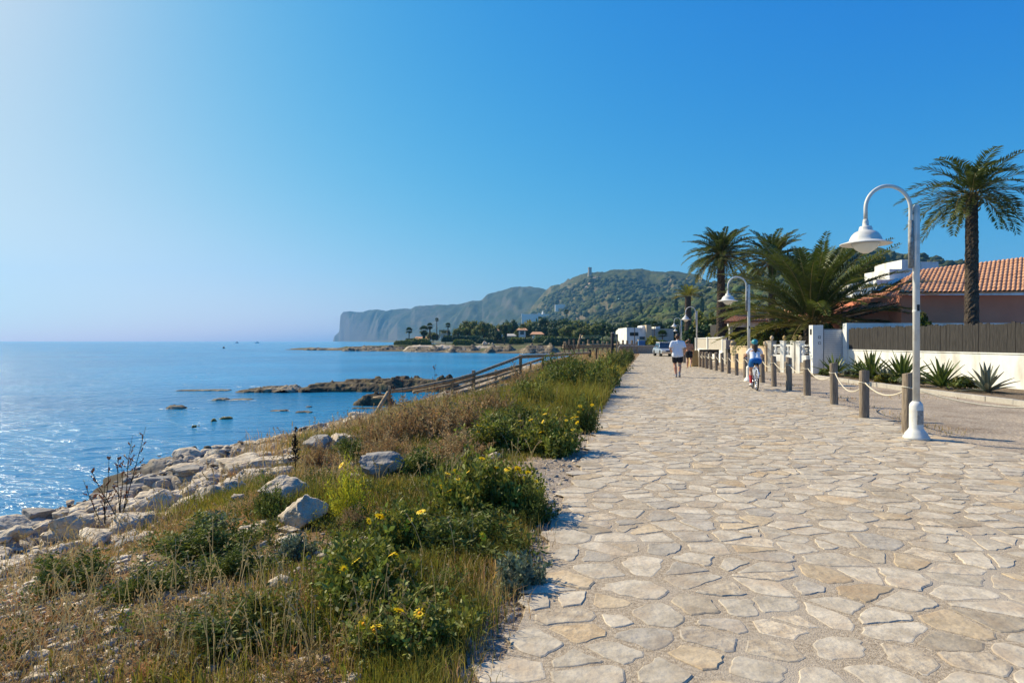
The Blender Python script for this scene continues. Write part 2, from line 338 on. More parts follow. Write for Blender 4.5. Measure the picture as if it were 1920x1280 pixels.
# ---------------------------------------------------------------- path of irregular flagstones
def build_path():
    rng = random.Random(3)
    y0, y1 = 1.2, 78.0; gx, gy = .315, .205
    nyc = int((y1-y0)/gy); nxc = int(23/gx); S = {}
    for j in range(-2, nyc+2):
        for i in range(-3, nxc+3):
            if rng.random() < .13: continue
            y = y0+(j+.5+rng.uniform(-.46,.46))*gy; x = -1+(i+.5+(j%2)*.5+rng.uniform(-.46,.46))*gx
            S[(i, j)] = (x, y)
    V = []; Fc = []; col = []; mi = []
    ax = 1.0; 
    for (i, j), (x, y) in S.items():
        L0, R0 = float(pl(y)), float(pr(y))
        if x < L0+.02 or x > R0-.05 or not (y0 < y < y1): continue
        poly = [(x-.55,y-.42),(x+.6,y-.5),(x+.6,y+.5),(x-.6,y+.5)]
        for dj in (-2,-1,0,1,2):
            for di in (-2,-1,0,1,2):
                q = S.get((i+di, j+dj))
                if not q or (di == 0 and dj == 0): continue
                mx, my = (x+q[0])/2, (y+q[1])/2; nx, ny = q[0]-x, q[1]-y
                ny *= 1.15
                out = []; n = len(poly)
                for k in range(n):
                    a = poly[k]; b = poly[(k+1) % n]
                    da = (a[0]-mx)*nx+(a[1]-my)*ny; db = (b[0]-mx)*nx+(b[1]-my)*ny
                    if da <= 0: out.append(a)
                    if (da < 0) != (db < 0) and da != db:
                        t = da/(da-db); out.append((a[0]+(b[0]-a[0])*t, a[1]+(b[1]-a[1])*t))
                poly = out
                if len(poly) < 3: break
            if len(poly) < 3: break
        if len(poly) < 3: continue
        gap = rng.choice((.009,.014,.019,.026,.034,.046))
        cx = sum(p[0] for p in poly)/len(poly); cy = sum(p[1] for p in poly)/len(poly)
        P = []
        for p in poly:
            dx, dy = p[0]-cx, p[1]-cy; d = math.hypot(dx, dy) or 1e-6
            k = max(.3, (d-gap*1.35)/d); P.append((cx+dx*k, cy+dy*k))
        # split long edges, wobble, round the corners once
        Q = []
        near = y < 16
        for k in range(len(P)):
            a = P[k]; b = P[(k+1) % len(P)]; le = math.hypot(b[0]-a[0], b[1]-a[1])
            if near:
                Q.append((a[0]*.91+b[0]*.09, a[1]*.91+b[1]*.09))
                for tt in ((.5,) if le < .16 else (.3,.52,.74)):
                    if le > .09: w = rng.uniform(-.011,.011); Q.append((a[0]+(b[0]-a[0])*tt-(b[1]-a[1])/le*w, a[1]+(b[1]-a[1])*tt+(b[0]-a[0])/le*w))
                Q.append((a[0]*.09+b[0]*.91, a[1]*.09+b[1]*.91))
            else: Q += [(a[0]*.75+b[0]*.25, a[1]*.75+b[1]*.25), (a[0]*.25+b[0]*.75, a[1]*.25+b[1]*.75)]
        if near: Q = [(px+rng.uniform(-.005,.005), py+rng.uniform(-.005,.005)) for px, py in Q]
        n = len(Q); base = len(V); tx, ty = rng.uniform(-.012,.012), rng.uniform(-.012,.012); h0 = .0045+rng.uniform(-.002,.003)
        t = rng.random(); g = rng.uniform(.82,1.06)
        if t < .70: c = (g, g*.985, g*.955)
        elif t < .82: c = (g*.84, g*.84, g*.85)
        elif t < .93: c = (g*1.0, g*.90, g*.75)
        else: c = (g*.80, g*.76, g*.70)
        rough = 1.0 if rng.random() < .10 else 0.0
        for px, py in Q:
            V.append((px, py, -.004)); col.append(c)
        for px, py in Q:
            V.append((px, py, max(.0008, (h0+(px-cx)*tx+(py-cy)*ty)*.35))); col.append(c)
        for px, py in Q:
            V.append((cx+(px-cx)*.94, cy+(py-cy)*.94, max(.0025, h0+(px-cx)*tx+(py-cy)*ty))); col.append(c)
        for k in range(n):
            k2 = (k+1) % n; Fc.append((base+k, base+k2, base+n+k2, base+n+k)); Fc.append((base+n+k, base+n+k2, base+2*n+k2, base+2*n+k)); mi += [0, 0]
        Fc.append(tuple(base+2*n+k for k in range(n))); mi.append(2 if rough else 0)
    # mortar bed
    ys = list(np.exp(np.linspace(math.log(y0), math.log(y1+.3), 220))); nx = 60; b0 = len(V)
    for y in ys:
        l, r = float(pl(y)), float(pr(y)); l += float(fbm(y*1.7, 3.3, 1, 3))*.16+.05; r += float(fbm(y*1.1, 8.3, 1, 3))*.08
        for k in range(nx+1):
            x = (l-.03 if k == 0 else r+.03 if k == nx else l+(r-l)*(k-1)/(nx-2)); V.append((x, y, 0 if 0 < k < nx else -.06)); col.append((1,1,1))
    for j in range(len(ys)-1):
        for k in range(nx):
            a = b0+j*(nx+1)+k; Fc.append((a, a+1, a+nx+2, a+nx+1)); mi.append(1)
    me = bpy.data.meshes.new('path'); me.from_pydata(V, [], Fc); me.polygons.foreach_set('material_index', mi)
    a = me.color_attributes.new('Col', 'FLOAT_COLOR', 'POINT'); cc = np.ones((len(V), 4), np.float32); cc[:, :3] = col; a.data.foreach_set('color', cc.ravel())
    ms = mat('flagstone', (.34,.285,.215), (.57,.50,.40), 7, .85, bump=.7, bscale=22, bdist=.014, attr=1, c3=(.44,.35,.255), s3=3.1, lo=.28, hi=.6)
    mm = mat('mortar', (.23,.175,.12), (.50,.41,.30), 45, .95, bump=1, bscale=120, bdist=.006, c3=(.40,.34,.27), s3=1.1)
    mr = mat('broken_flagstone', (.38,.30,.215), (.60,.51,.39), 9, .95, bump=.8, bscale=18, bdist=.022, attr=1)
    for m in (ms, mm, mr): me.materials.append(m)
    o = link('path', me); tag(o, kind='structure')
build_path()
HAZE = 1.25e-4; SUN_EL = 38; SUN_AZ = -60; DUST = 1.3; SKYSTR = .070; SUNSTR = 5.0; EXPO = .54
SKYG = ((2.7,3.1,.70),(1.17,1.53,1.08),(.42,1.62,1.02))
# ---------------------------------------------------------------- hills: real ridges with depth behind the bay
def hill(name, prof, seed, mats, nu=420, nt=90, gully=1.0, pw=1.0, gx=.02, rough=1.0, cover=None):
    """prof rows: photo x, crest photo y, crest distance, foot distance, foot photo-independent height"""
    P = np.array(prof, float); px = np.linspace(P[0,0], P[-1,0], nu)
    cy = np.interp(px, P[:,0], P[:,1]); dr = np.interp(px, P[:,0], P[:,2]); df = np.interp(px, P[:,0], P[:,3])
    t = np.concatenate([np.linspace(0, 1, nt), 1+np.linspace(0,1,18)[1:]])
    PX, T = np.meshgrid(px, t); CY, DR, DF = (np.broadcast_to(q, PX.shape) for q in (cy, dr, df))
    D = DF+(DR-DF)*T; zc = EYE+(639-CY)/F_PX*DR
    u = (PX-960)/F_PX; X = u*D*(1) ; front = np.clip(T, 0, 1)
    shp = front**pw
    back = np.clip(T-1, 0, 1)
    Z = SEA-3+(zc-SEA+3)*(shp-back*.9)
    gx_ = X*gx; g = 1-np.abs(fbm(gx_+fbm(X*gx*.6,D*gx*.4,seed,2)*.7, D*gx*.35, seed, 4)); g = g-.72
    env = (front*(1-front)*4)**.7*np.where(T > 1, 0, 1)
    Z = Z+g*env*(zc-SEA)*.42*gully+fbm(X*gx*4, D*gx*4, seed+3, 4)*(zc-SEA)*.035*rough*np.minimum(1, front*3)
    V = np.stack([X, D, Z], -1).reshape(-1, 3); ny, nx = X.shape
    i = np.arange(ny-1)[:, None]*nx+np.arange(nx-1)[None]; F = np.stack([i, i+1, i+nx+1, i+nx], -1).reshape(-1, 4)
    o = link(name, np_mesh(name, V, F, mats, smooth=True)); tag(o, kind='structure')
    return X, D, Z
def hillmat(name, green1, green2, rockc, scale, fac=(.5,.62), steep=True):
    m = bpy.data.materials.new(name); m.use_nodes = True; N = m.node_tree.nodes; L = m.node_tree.links
    b = N['Principled BSDF']; b.inputs['Roughness'].default_value = 1; b.inputs['Specular IOR Level'].default_value = .1
    tc = N.new('ShaderNodeTexCoord')
    def nz(s, d=8, st=None):
        n = N.new('ShaderNodeTexNoise'); n.inputs['Scale'].default_value = s; n.inputs['Detail'].default_value = d; n.inputs['Roughness'].default_value = .7
        L.new(tc.outputs['Object'], n.inputs['Vector']); return n.outputs['Fac']
    r = N.new('ShaderNodeValToRGB'); r.color_ramp.elements[0].position = .4; r.color_ramp.elements[1].position = .6
    r.color_ramp.elements[0].color = (*green1, 1); r.color_ramp.elements[1].color = (*green2, 1); L.new(nz(scale*4), r.inputs[0])
    r2 = N.new('ShaderNodeValToRGB'); r2.color_ramp.elements[0].position = fac[0]; r2.color_ramp.elements[1].position = fac[1]; L.new(nz(scale), r2.inputs[0])
    mx = N.new('ShaderNodeMix'); mx.data_type = 'RGBA'; L.new(r2.outputs[0], mx.inputs[0]); L.new(r.outputs[0], mx.inputs[6]); mx.inputs[7].default_value = (*rockc, 1)
    col = mx.outputs[2]
    if steep:
        g = N.new('ShaderNodeNewGeometry'); s = N.new('ShaderNodeSeparateXYZ'); L.new(g.outputs['True Normal'], s.inputs[0])
        mr = N.new('ShaderNodeMapRange'); mr.inputs[1].default_value = .75; mr.inputs[2].default_value = .45; L.new(s.outputs[2], mr.inputs[0])
        m2 = N.new('ShaderNodeMix'); m2.data_type = 'RGBA'; L.new(mr.outputs[0], m2.inputs[0]); L.new(col, m2.inputs[6]); m2.inputs[7].default_value = (*[c*1.15 for c in rockc], 1); col = m2.outputs[2]
    L.new(col, b.inputs['Base Color'])
    bp = N.new('ShaderNodeBump'); bp.inputs['Strength'].default_value = 1; bp.inputs['Distance'].default_value = .25/scale*.12
    L.new(nz(scale*6), bp.inputs['Height']); L.new(bp.outputs[0], b.inputs['Normal'])
    return m
mc = hillmat('cape_slope', (.02,.035,.02), (.05,.06,.035), (.10,.085,.07), .006, (.5,.7))
mt = hillmat('tower_hill_scrub', (.03,.042,.016), (.075,.08,.028), (.13,.10,.06), .012, (.60,.76))
mw = hillmat('wooded_slope', (.025,.04,.014), (.07,.085,.025), (.28,.23,.17), .03, (.55,.7))
cape = [(624,640,3500,3450),(627,630,3480,3400),(636,622,3460,3380),(638,592,3450,3360),(644,585,3440,3340),(655,584.5,3420,3250),(680,586,3380,3150),(695,581,3350,3100),(708,580.5,3320,3050),
 (728,583,3280,3000),(745,579.5,3240,2900),(770,579,3180,2800),(778,575,3150,2760),(795,573,3100,2700),(860,571,2950,2450),(880,566,2900,2380),(904,564,2830,2300),(914,553,2800,2250),
 (922,548.5,2790,2200),(940,545,2750,2100),(960,539,2700,2000),(975,537.5,2680,1950),(1000,539,2600,1850),(1015,541,2560,1800),(1060,552,2500,1750),(1120,570,2450,1700),(1200,600,2400,1700)]
hill('cape_headland', cape, 5, mc, nu=520, nt=110, gully=1.5, pw=.9, gx=.006, rough=1)
towerhill = [(955,612,1900,1500),(990,585,1950,1450),(1010,560,1980,1400),(1033,533.5,2000,1350),(1050,533,1980,1250),(1065,525,1950,1150),(1090,516,1850,1000),(1105,513,1780,950),(1150,507,1700,880),
 (1200,505.5,1650,830),(1215,506,1640,820),(1240,510,1640,800),(1290,511,1640,800),(1302,513,1640,790),(1318,522,1640,790),(1332,529,1640,790),(1380,545,1640,790),(1450,570,1640,790)]
HT = hill('tower_hill', towerhill, 15, mt, nu=460, nt=110, gully=1.15, pw=1.25, gx=.010, rough=1.2)
nearhill = [(900,640,900,420),(960,622,950,400),(1030,606,980,380),(1080,600,960,370),(1150,590,900,350),(1200,574,860,330),(1250,556,820,320),(1300,542,790,310),(1340,529,770,300),(1380,517,760,290),
 (1440,498,740,280),(1500,480,720,270),(1560,470,700,260),(1600,459,690,250),(1650,466,680,240),(1695,477,670,230),(1728,482,660,220),(1800,494,640,210),(1920,525,620,200),(2150,560,600,190)]
HN = hill('wooded_hill', nearhill, 25, mw, nu=460, nt=100, gully=.7, pw=1.15, gx=.016, rough=1.0)
# ---- foliage makers
def leaves(P, Nrm, size, rng, aspect=1.9, spread=.9):
    n = len(P); d = Nrm+rng.normal(0, spread, (n, 3)); d /= np.linalg.norm(d, axis=1, keepdims=True)+1e-9
    a = np.cross(d, rng.normal(0, 1, (n, 3))); a /= np.linalg.norm(a, axis=1, keepdims=True)+1e-9
    b = np.cross(d, a); s = size*rng.uniform(.6, 1.35, (n, 1))
    a = a*s*aspect*.5; b = b*s*.5
    V = np.stack([P-a, P+b*.9, P+a, P-b*.9], 1).reshape(-1, 3)
    F = np.arange(n*4).reshape(n, 4); return V, F
def crown_mesh(name, rx, ry, rz, nclump, nleaf, size, seed, m, zc=None, flat=0, core=True, aspect=1.6, vary=.35, low=-.6):
    rng = np.random.default_rng(seed); zc = rz if zc is None else zc
    d = rng.normal(0, 1, (nclump, 3)); d /= np.linalg.norm(d, axis=1, keepdims=True)
    d[:, 2] = np.maximum(d[:, 2], low); rr = rng.uniform(.45, .82, (nclump, 1))
    cc = d*rr; cr = rng.uniform(.28, .46, nclump)
    V = []; F = []; Cc = []; nb = 0
    for c, r in zip(cc, cr):
        k = max(6, int(nleaf/nclump)); q = rng.normal(0, 1, (k, 3)); q /= np.linalg.norm(q, axis=1, keepdims=True)
        p = c+q*r*rng.uniform(.65, 1.08, (k, 1)); p = p*np.array([rx, ry, rz])
        v, f = leaves(p, q, size, rng, aspect); V.append(v); F.append(f+nb); nb += len(v)
        g = rng.uniform(1-vary, 1+vary); cl = np.stack([g*rng.uniform(.8,1.2,k)*rng.uniform(.85,1.3), g*rng.uniform(.85,1.15,k), g*rng.uniform(.7,1.2,k)], 1)
        Cc.append(np.repeat(cl, 4, 0))
    if core:
        for c, r in zip(cc, cr):
            bm = bmesh.new(); bmesh.ops.create_icosphere(bm, subdivisions=1, radius=1)
            v = np.array([x.co[:] for x in bm.verts])*r*.72+c; v = v*np.array([rx, ry, rz]); f = np.array([[x.index for x in fc.verts]+[fc.verts[2].index] for fc in bm.faces])
            tri = f[:, :3]; bm.free()
            # triangles written as thin quads: split first edge
            mid = (v[tri[:,0]]+v[tri[:,1]])/2; vv = np.concatenate([v, mid]); fq = np.stack([tri[:,0], len(v)+np.arange(len(tri)), tri[:,1], tri[:,2]], 1)
            V.append(vv); F.append(fq+nb); nb += len(vv); Cc.append(np.full((len(vv), 3), .75))
    V = np.concatenate(V); V[:, 2] += zc
    return np_mesh(name, V, np.concatenate(F), m, np.concatenate(Cc))
def trunk_mb(h, r, rng, lean=.1, limbs=4, spread=1.0):
    mb = MB(); pts = [(lean*h*(t**1.5)*math.sin(rng.random()), lean*h*.3*t, h*t) for t in np.linspace(0, 1, 6)]
    mb.tube(pts, [r*(1-.5*t) for t in np.linspace(0, 1, 6)], 8)
    for k in range(limbs):
        a = 2*PI*k/limbs+rng.random(); z0 = h*rng.uniform(.55,.9); p0 = Vector((lean*h*.4, 0, z0))
        mb.tube([p0, p0+Vector((math.cos(a)*spread*.5, math.sin(a)*spread*.5, h*.25)), p0+Vector((math.cos(a)*spread, math.sin(a)*spread, h*.45))], [r*.45, r*.3, r*.12], 6)
    return mb
TREEV = {}
def tree_protos():
    for key, m, shape in (('round','leaf',(1,1,.8)), ('pine','leafdk',(1.15,1.15,.55)), ('dark','leafdk',(.9,.9,1)), ('olive','leaf',(1,1,.65)), ('yellow','leafyl',(1.1,1.1,.6)), ('cypress','leafdk',(.28,.28,1.25))):
        for v in range(2):
            TREEV[key, v] = crown_mesh('crown_'+key, *shape, 22, 1500, .10, 100+v+hash(key) % 1 + len(TREEV)*7, M_[m], zc=shape[2]*.9)
    TREEV['trunk'] = trunk_mb(1.0, .09, random.Random(4)).mesh('tree_trunk', M_['bark'])
tree_protos()
def put_tree(name, kind, v, base, width, height, label, cat, group, trunk=.35):
    """scaled crown and trunk; width and height in metres"""
    e = empty(name, base, random.uniform(0, 6.28)); tag(e, label, cat, group)
    cr = link('crown', TREEV[kind, v], e); me = TREEV[kind, v]
    zz = {'round':1.7,'pine':1.15,'dark':2,'olive':1.3,'yellow':1.25,'cypress':2.6}[kind]; ww = {'round':2,'pine':2.3,'dark':1.8,'olive':2,'yellow':2.2,'cypress':.56}[kind]
    th = height*trunk; ch = height-th*.75; cr.scale = (width/ww, width/ww, ch/zz); cr.location = (0, 0, th*.75)
    t = link('trunk', TREEV['trunk'], e); t.scale = (height*.35, height*.35, th*1.6+.3); t.location = (0, 0, -.3)
    return e
ORD = ['first','second','third','fourth','fifth','sixth','seventh','eighth','ninth','tenth','eleventh','twelfth','thirteenth','fourteenth','fifteenth','sixteenth','seventeenth','eighteenth','nineteenth','twentieth',
       'twenty-first','twenty-second','twenty-third','twenty-fourth','twenty-fifth','twenty-sixth','twenty-seventh','twenty-eighth','twenty-ninth','thirtieth','thirty-first','thirty-second','thirty-third','thirty-fourth','thirty-fifth','thirty-sixth','thirty-seventh','thirty-eighth','thirty-ninth','fortieth']
# woods on the slopes: nobody could count them
def woods(name, G, n, seed, lo, hi, size, pxr, mats, up=None, dens=None):
    X, D, Z = G; rng = np.random.default_rng(seed); V = []; F = []; Cc = []; nb = 0
    bm = bmesh.new(); bmesh.ops.create_icosphere(bm, subdivisions=2, radius=1); sv = np.array([x.co[:] for x in bm.verts]); sf = np.array([[x.index for x in fc.verts] for fc in bm.faces]); bm.free()
    ny, nx = X.shape; P0 = (X/D)*F_PX+960
    got = 0; tries = 0
    while got < n and tries < n*30:
        tries += 1
        j = int(rng.uniform(lo, hi)*(90 if ny < 140 else 110)); j = min(j, ny-2); i = int(rng.integers(0, nx))
        if not (pxr[0] < P0[j, i] < pxr[1]): continue
        x, y, z = X[j, i], D[j, i], Z[j, i]
        x += rng.normal(0, 1.5); y += rng.normal(0, 2)
        if float(fbm(x*.012, y*.012, seed, 3)) < rng.uniform(-.5, dens if dens is not None else .1): continue
        s = size*rng.uniform(.45, 1.3); v = sv*(1+.32*vn(sv[:,0]*2.1+got, sv[:,1]*2.1, sv[:,2]*2.1)[:, None]+.15*vn(sv[:,0]*6+got, sv[:,1]*6, sv[:,2]*6)[:, None])
        v = v*np.array([s, s, s*rng.uniform(.6, 1.0)])+np.array([x, y, z+s*.4]); V.append(v); F.append(sf+nb); nb += len(v)
        g = rng.uniform(.55, 1.35); Cc.append(np.tile([g*rng.uniform(.8,1.3), g, g*rng.uniform(.7,1.1)], (len(v), 1))); got += 1
    o = link(name, np_mesh(name, np.concatenate(V), np.concatenate(F), mats, np.concatenate(Cc)))
    return o
mwood = mat('far_canopy', (.03,.05,.014), (.10,.12,.03), .35, .9, bump=1, bscale=.8, bdist=1.2, attr=1)
mscr = mat('far_scrub', (.03,.045,.016), (.065,.08,.025), .2, .95, bump=1, bscale=.5, bdist=1.5, attr=1)
tag(woods('hillside_woodland', HN, 3400, 31, 0, .62, 4.6, (900, 2100), mwood, dens=-.1), 'dark green canopy of pines covering the lower wooded hillside', 'woodland', kind='stuff')
tag(woods('ridge_bushes', HN, 1700, 32, .5, 1.0, 3.4, (1100, 2100), mscr, dens=.35), 'scattered round bushes on the pale upper slope of the wooded hill', 'bushes', kind='stuff')
tag(woods('tower_hill_scrub', HT, 3800, 33, .02, .98, 5.5, (960, 1440), mscr, dens=.1), 'patchy green scrub growing over the slopes of the tower hill', 'scrub', kind='stuff')
def hz(G, px, t):
    X, D, Z = G; j = int(t*(X.shape[0]-18)); P0 = (X[j]/D[j])*F_PX+960; i = int(np.argmin(abs(P0-px))); return Vector((X[j, i], D[j, i], Z[j, i]))
# find a slope point whose image lands on the wanted pixel
def on_hill(G, px, py):
    X, D, Z = G; n = X.shape[0]-17; best = None
    P0 = (X[0]/D[0])*F_PX+960; i = int(np.argmin(abs(P0-px)))
    yy = 639-(Z[:n, i]-EYE)/D[:n, i]*F_PX; j = int(np.argmin(abs(yy-py))); return Vector((X[j, i], D[j, i], Z[j, i]))
# watchtower on the summit
p = on_hill(HT, 1106, 516); e = empty('watchtower', p); tag(e, 'small old stone watchtower standing alone on the hilltop skyline', 'tower')
k = p.y/F_PX
mb = MB(); mb.lathe([(4.6*k,-3*k),(4.1*k,1*k),(3.3*k,8*k),(3.1*k,11.5*k)], 14, smooth=False); mb.obj('wall', M_['stonewall'], e)
mb = MB(); mb.lathe([(3.5*k,11.5*k),(3.7*k,12*k),(3.7*k,14.2*k),(2.9*k,14.2*k)], 14, smooth=False); mb.obj('parapet', M_['stonewall'], e)
# bare scars
ms_ = mat('bare_earth', (.36,.24,.16), (.50,.36,.25), .05, 1)
def scar(px, py, w, h, seed, label, m=ms_, G=HT):
    c = on_hill(G, px, py); k = c.y/F_PX; n = 26; V = []; rng = random.Random(seed)
    pts = [(math.cos(2*PI*i/n)*w/2*rng.uniform(.55,1), math.sin(2*PI*i/n)*h/2*rng.uniform(.55,1)) for i in range(n)]
    V = []; 
    for q in (0, 1):
        for dx, dy in pts:
            g = on_hill(G, px+dx*(1 if q == 0 else .02), py+dy*(1 if q == 0 else .02)); V.append((g.x+0, g.y-2, g.z+1.5))
    F = [(i, (i+1) % n, n+(i+1) % n, n+i) for i in range(n)]
    o = link('bare_patch', np_mesh('bare_patch', V, F, m)); tag(o, kind='structure')
for i, a in enumerate([(1118,521,16,3),(1105,531,15,5),(1097,538,22,6),(1085,534,14,4),(1112,540,16,4),(1290,523,14,3)]): scar(*a, i, None)
# ---- far buildings
def boxhouse(name, parts, label, cat='house', group=None):
    """parts: (part name, px0, px1, py_top, py_bottom, distance, depth, material)"""
    ref = at(parts[0][1], 639, parts[0][5]); e = empty(name, (ref.x, ref.y, 0)); tag(e, label, cat, group)
    for pn, a, b, yt, yb, d, dep, m in parts:
        p = at(a, yt, d); q = at(b, yb, d); mb = MB(); mb.box(p.x-e.location.x, q.x-e.location.x, d-e.location.y, d+dep-e.location.y, q.z, p.z); mb.obj(pn, M_[m], e)
    return e
boxhouse('white_villa', [('wall',1175,1212,614,652,110,9,'wall'),('upper_wall',1204,1211,610,614,110.5,4,'wall'),('window',1181,1197,623,629.5,109.97,.2,'darkgl'),('window',1199,1209,631,638,109.97,.2,'darkgl'),
   ('side_wall',1212,1222,609,652,109.4,8,'beige'),('wing',1222,1263,616,652,110.6,9,'concrete'),('roof_box',1229,1238,611.5,616,111,4,'wall'),('garage_door',1203,1211,640,650,109.96,.2,'slatdk')],
   'white flat-roofed villa beyond the far end of the promenade')
t_ = on_hill(HT, 1052, 582).y
boxhouse('hill_villa', [('wall',1041,1047,571,584,t_-95,12,'wall'),('upper_wall',1047,1058,570.5,578,t_-93,10,'wall'),('wing',1056,1066,571,575.5,t_-92,8,'wall')], 'bright white stepped villa high on the tower hill')
t_ = on_hill(HT, 1008, 597).y
e = boxhouse('hillside_mansion', [('wall',978,1050,588.5,612,t_-110,14,'wall'),('annex',1008,1013,586.5,589.5,t_-109,5,'wall'),('annex',1032,1040,586.5,589.5,t_-109,5,'wall')], 'long grey mansion wall with a small white spire on the slope')
p = at(1018, 589, t_-107); k = p.y/F_PX; MB().lathe([(4*k,0),(2.2*k,3*k),(.4*k,7*k)], 4, c=(p.x-e.location.x, p.y-e.location.y, p.z-.2*k), smooth=False).obj('spire', M_['wall'], e)
def gable(name, px0, px1, y_eave, y_ridge, y_base, d, dep, label, wallm='wall', roofm='tile', win=True):
    a = at(px0, y_eave, d); b = at(px1, y_eave, d); r = at(px0, y_ridge, d+dep/2); z0 = at(px0, y_base, d).z; e = empty(name, (a.x, d, 0)); tag(e, label, 'house', 'houses on the headland')
    w = b.x-a.x; MB().box(.3, w-.3, 0, dep, z0, a.z).obj('wall', M_[wallm], e)
    mb = MB(); o = .5; ze, zr = a.z-.1, r.z
    v = [(-o,-o,ze),(w+o,-o,ze),(w-w*.1,dep/2,zr),(w*.1,dep/2,zr),(-o,dep+o,ze),(w+o,dep+o,ze),(-o,-o,ze-.25),(w+o,-o,ze-.25),(w+o,dep+o,ze-.25),(-o,dep+o,ze-.25)]
    mb.add(v, [(0,1,2,3),(5,4,3,2),(1,5,2),(4,0,3),(6,7,1,0),(7,8,5,1),(8,9,4,5),(9,6,0,4),(9,8,7,6)]); mb.obj('roof', M_[roofm], e)
    if win:
        n = max(1, int(w/4)); 
        for i in range(n): x = w*(i+.5)/n; MB().box(x-.7, x+.7, -.05, .1, z0+(a.z-z0)*.35, z0+(a.z-z0)*.85).obj('window', M_['darkgl'], e)
    return e
gable('beach_house', 775, 800, 635.5, 631, 643, 212, 7, 'low house with pinkish roof beside the headland palms', 'beige')
gable('headland_house', 918, 934, 619, 616, 630, 235, 7, 'house with orange tiled roof among the headland trees, left of the tall dark cypress')
gable('headland_house', 971, 987, 618, 615, 632, 230, 8, 'small white house with orange roof right of the tall dark cypress')
gable('headland_house', 997, 1018, 626, 622, 634, 226, 7, 'low pale house half hidden behind hedges at the bay')
gable('headland_house', 941, 966, 629, 625.5, 633, 220, 7, 'low shed with long pale pitched roof behind the rocky shelf', 'concrete', 'concrete', False)
e = boxhouse('pergola', [('roof',823,841,618.5,621,216,5,'ochre'),('wall',826,840,624,634,218,3,'wall'),('post',823.5,824.3,621,634,216,.3,'wood'),('post',840,840.8,621,634,216,.3,'wood')], 'garden pergola with green covered roof between headland palms', 'pergola')
boxhouse('garden_wall', [('wall',832,905,628.5,634,214,.5,'ochre')], 'yellowish garden wall behind the headland palms', 'wall')
boxhouse('white_cottage', [('wall',1164,1169,617.5,622,150,6,'wall'),('wing',1161,1166,620,626,151,5,'wall')], 'tiny white cottage in the woods left of the white villa')
boxhouse('far_terrace', [('wall',1095,1109,630,634,170,6,'wall'),('roof',1093,1130,628.5,630.2,168,7,'ochre')], 'low pale terrace among hedges behind the far fence', 'terrace')
# ---- hedges and trees on the headland
def hedge(px0, px1, yt, yb, d, depth, seed, label, m='leafdk', name='hedge'):
    a = at(px0, yb, d); b = at(px1, yt, d); w = b.x-a.x; h = b.z-a.z; rng = np.random.default_rng(seed)
    n = int(min(5000, max(500, w*h*14))); V = []; 
    fx = rng.uniform(0, 1, n); side = rng.integers(0, 3, n); P = np.zeros((n, 3)); Nn = np.zeros((n, 3))
    P[:, 0] = fx*w; bump = 1+.16*fbm(fx*w*.7, seed, 0, 3); edge = np.minimum(1, np.minimum(fx, 1-fx)*w/max(h, .5)*1.6+.35)
    hh = h*bump*edge; zt = rng.uniform(0, 1, n)
    P[:, 2] = np.where(side == 2, hh, zt*hh); P[:, 1] = np.where(side == 2, rng.uniform(0, depth, n), np.where(side == 1, depth, 0)+rng.normal(0, .12, n)); Nn[:, 1] = np.where(side == 0, -1, np.where(side == 1, 1, 0)); Nn[:, 2] = (side == 2)*1.0
    P += rng.normal(0, .05*h, (n, 3)); sz = max(.09, min(.5, h*.16))
    v, f = leaves(P, Nn, sz, rng, 1.5); g = rng.uniform(.6, 1.4, (n, 1))*np.array([1, 1, .9]); cc = np.repeat(g, 4, 0)
    nb = len(v); xs = np.linspace(0, w, 24); tv = []
    for x in xs:
        e_ = min(1, min(x, w-x)/max(h, .5)*1.6+.3)*h*.86
        tv += [(x, .1*depth, -.2), (x, .1*depth, e_), (x, .9*depth, e_), (x, .9*depth, -.2)]
    ff = [(nb+i*4+k, nb+i*4+k+1, nb+i*4+k+5, nb+i*4+k+4) for i in range(23) for k in range(3)]
    me = np_mesh(name, np.concatenate([v, np.array(tv)]), np.concatenate([f, np.array(ff)]), M_[m], np.concatenate([cc, np.full((len(tv), 3), .7)]))
    o = link(name, me, loc=(a.x, d, a.z)); tag(o, label, 'hedge', 'hedges'); return o
hedge(827, 905, 630, 640, 205, 6, 1, 'long dark clipped hedge on the headland under the tall palms')
hedge(758, 776, 634.5, 641, 203, 4, 2, 'small dark clipped hedge at the left end of the headland garden')
hedge(770, 806, 635, 645, 196, 5, 3, 'green rounded hedge left of the long dark hedge on the headland', 'leaf')
hedge(738, 772, 638, 645.5, 192, 6, 4, 'low pale green scrub hedge at the seaward tip of the headland', 'leaf')
hedge(848, 888, 637, 646, 190, 5, 5, 'bright green mounded hedge above the shelf in the bay centre', 'leaf')
hedge(893, 1000, 634, 643, 198, 6, 6, 'dark continuous hedge line behind the middle of the rocky shelf')
hedge(955, 982, 633, 644, 186, 4, 7, 'olive bush hedge right of the tall dark cypress trunk', 'leaf')
hedge(1000, 1045, 630, 642, 175, 5, 8, 'two-level green hedge in front of the wooded slope', 'leaf')
hedge(1020, 1130, 632, 646, 165, 6, 9, 'dark green hedge behind the far wooden fence')
hedge(1130, 1205, 637, 650, 118, 4, 10, 'dark hedge in front of the white villa')
hedge(1212, 1240, 635, 664, 80, 3, 11, 'tall bright green clipped hedge closing the far end of the promenade', 'leafyl')
hedge(1238, 1262, 640, 660, 84, 3, 12, 'dark hedge behind the silver car')
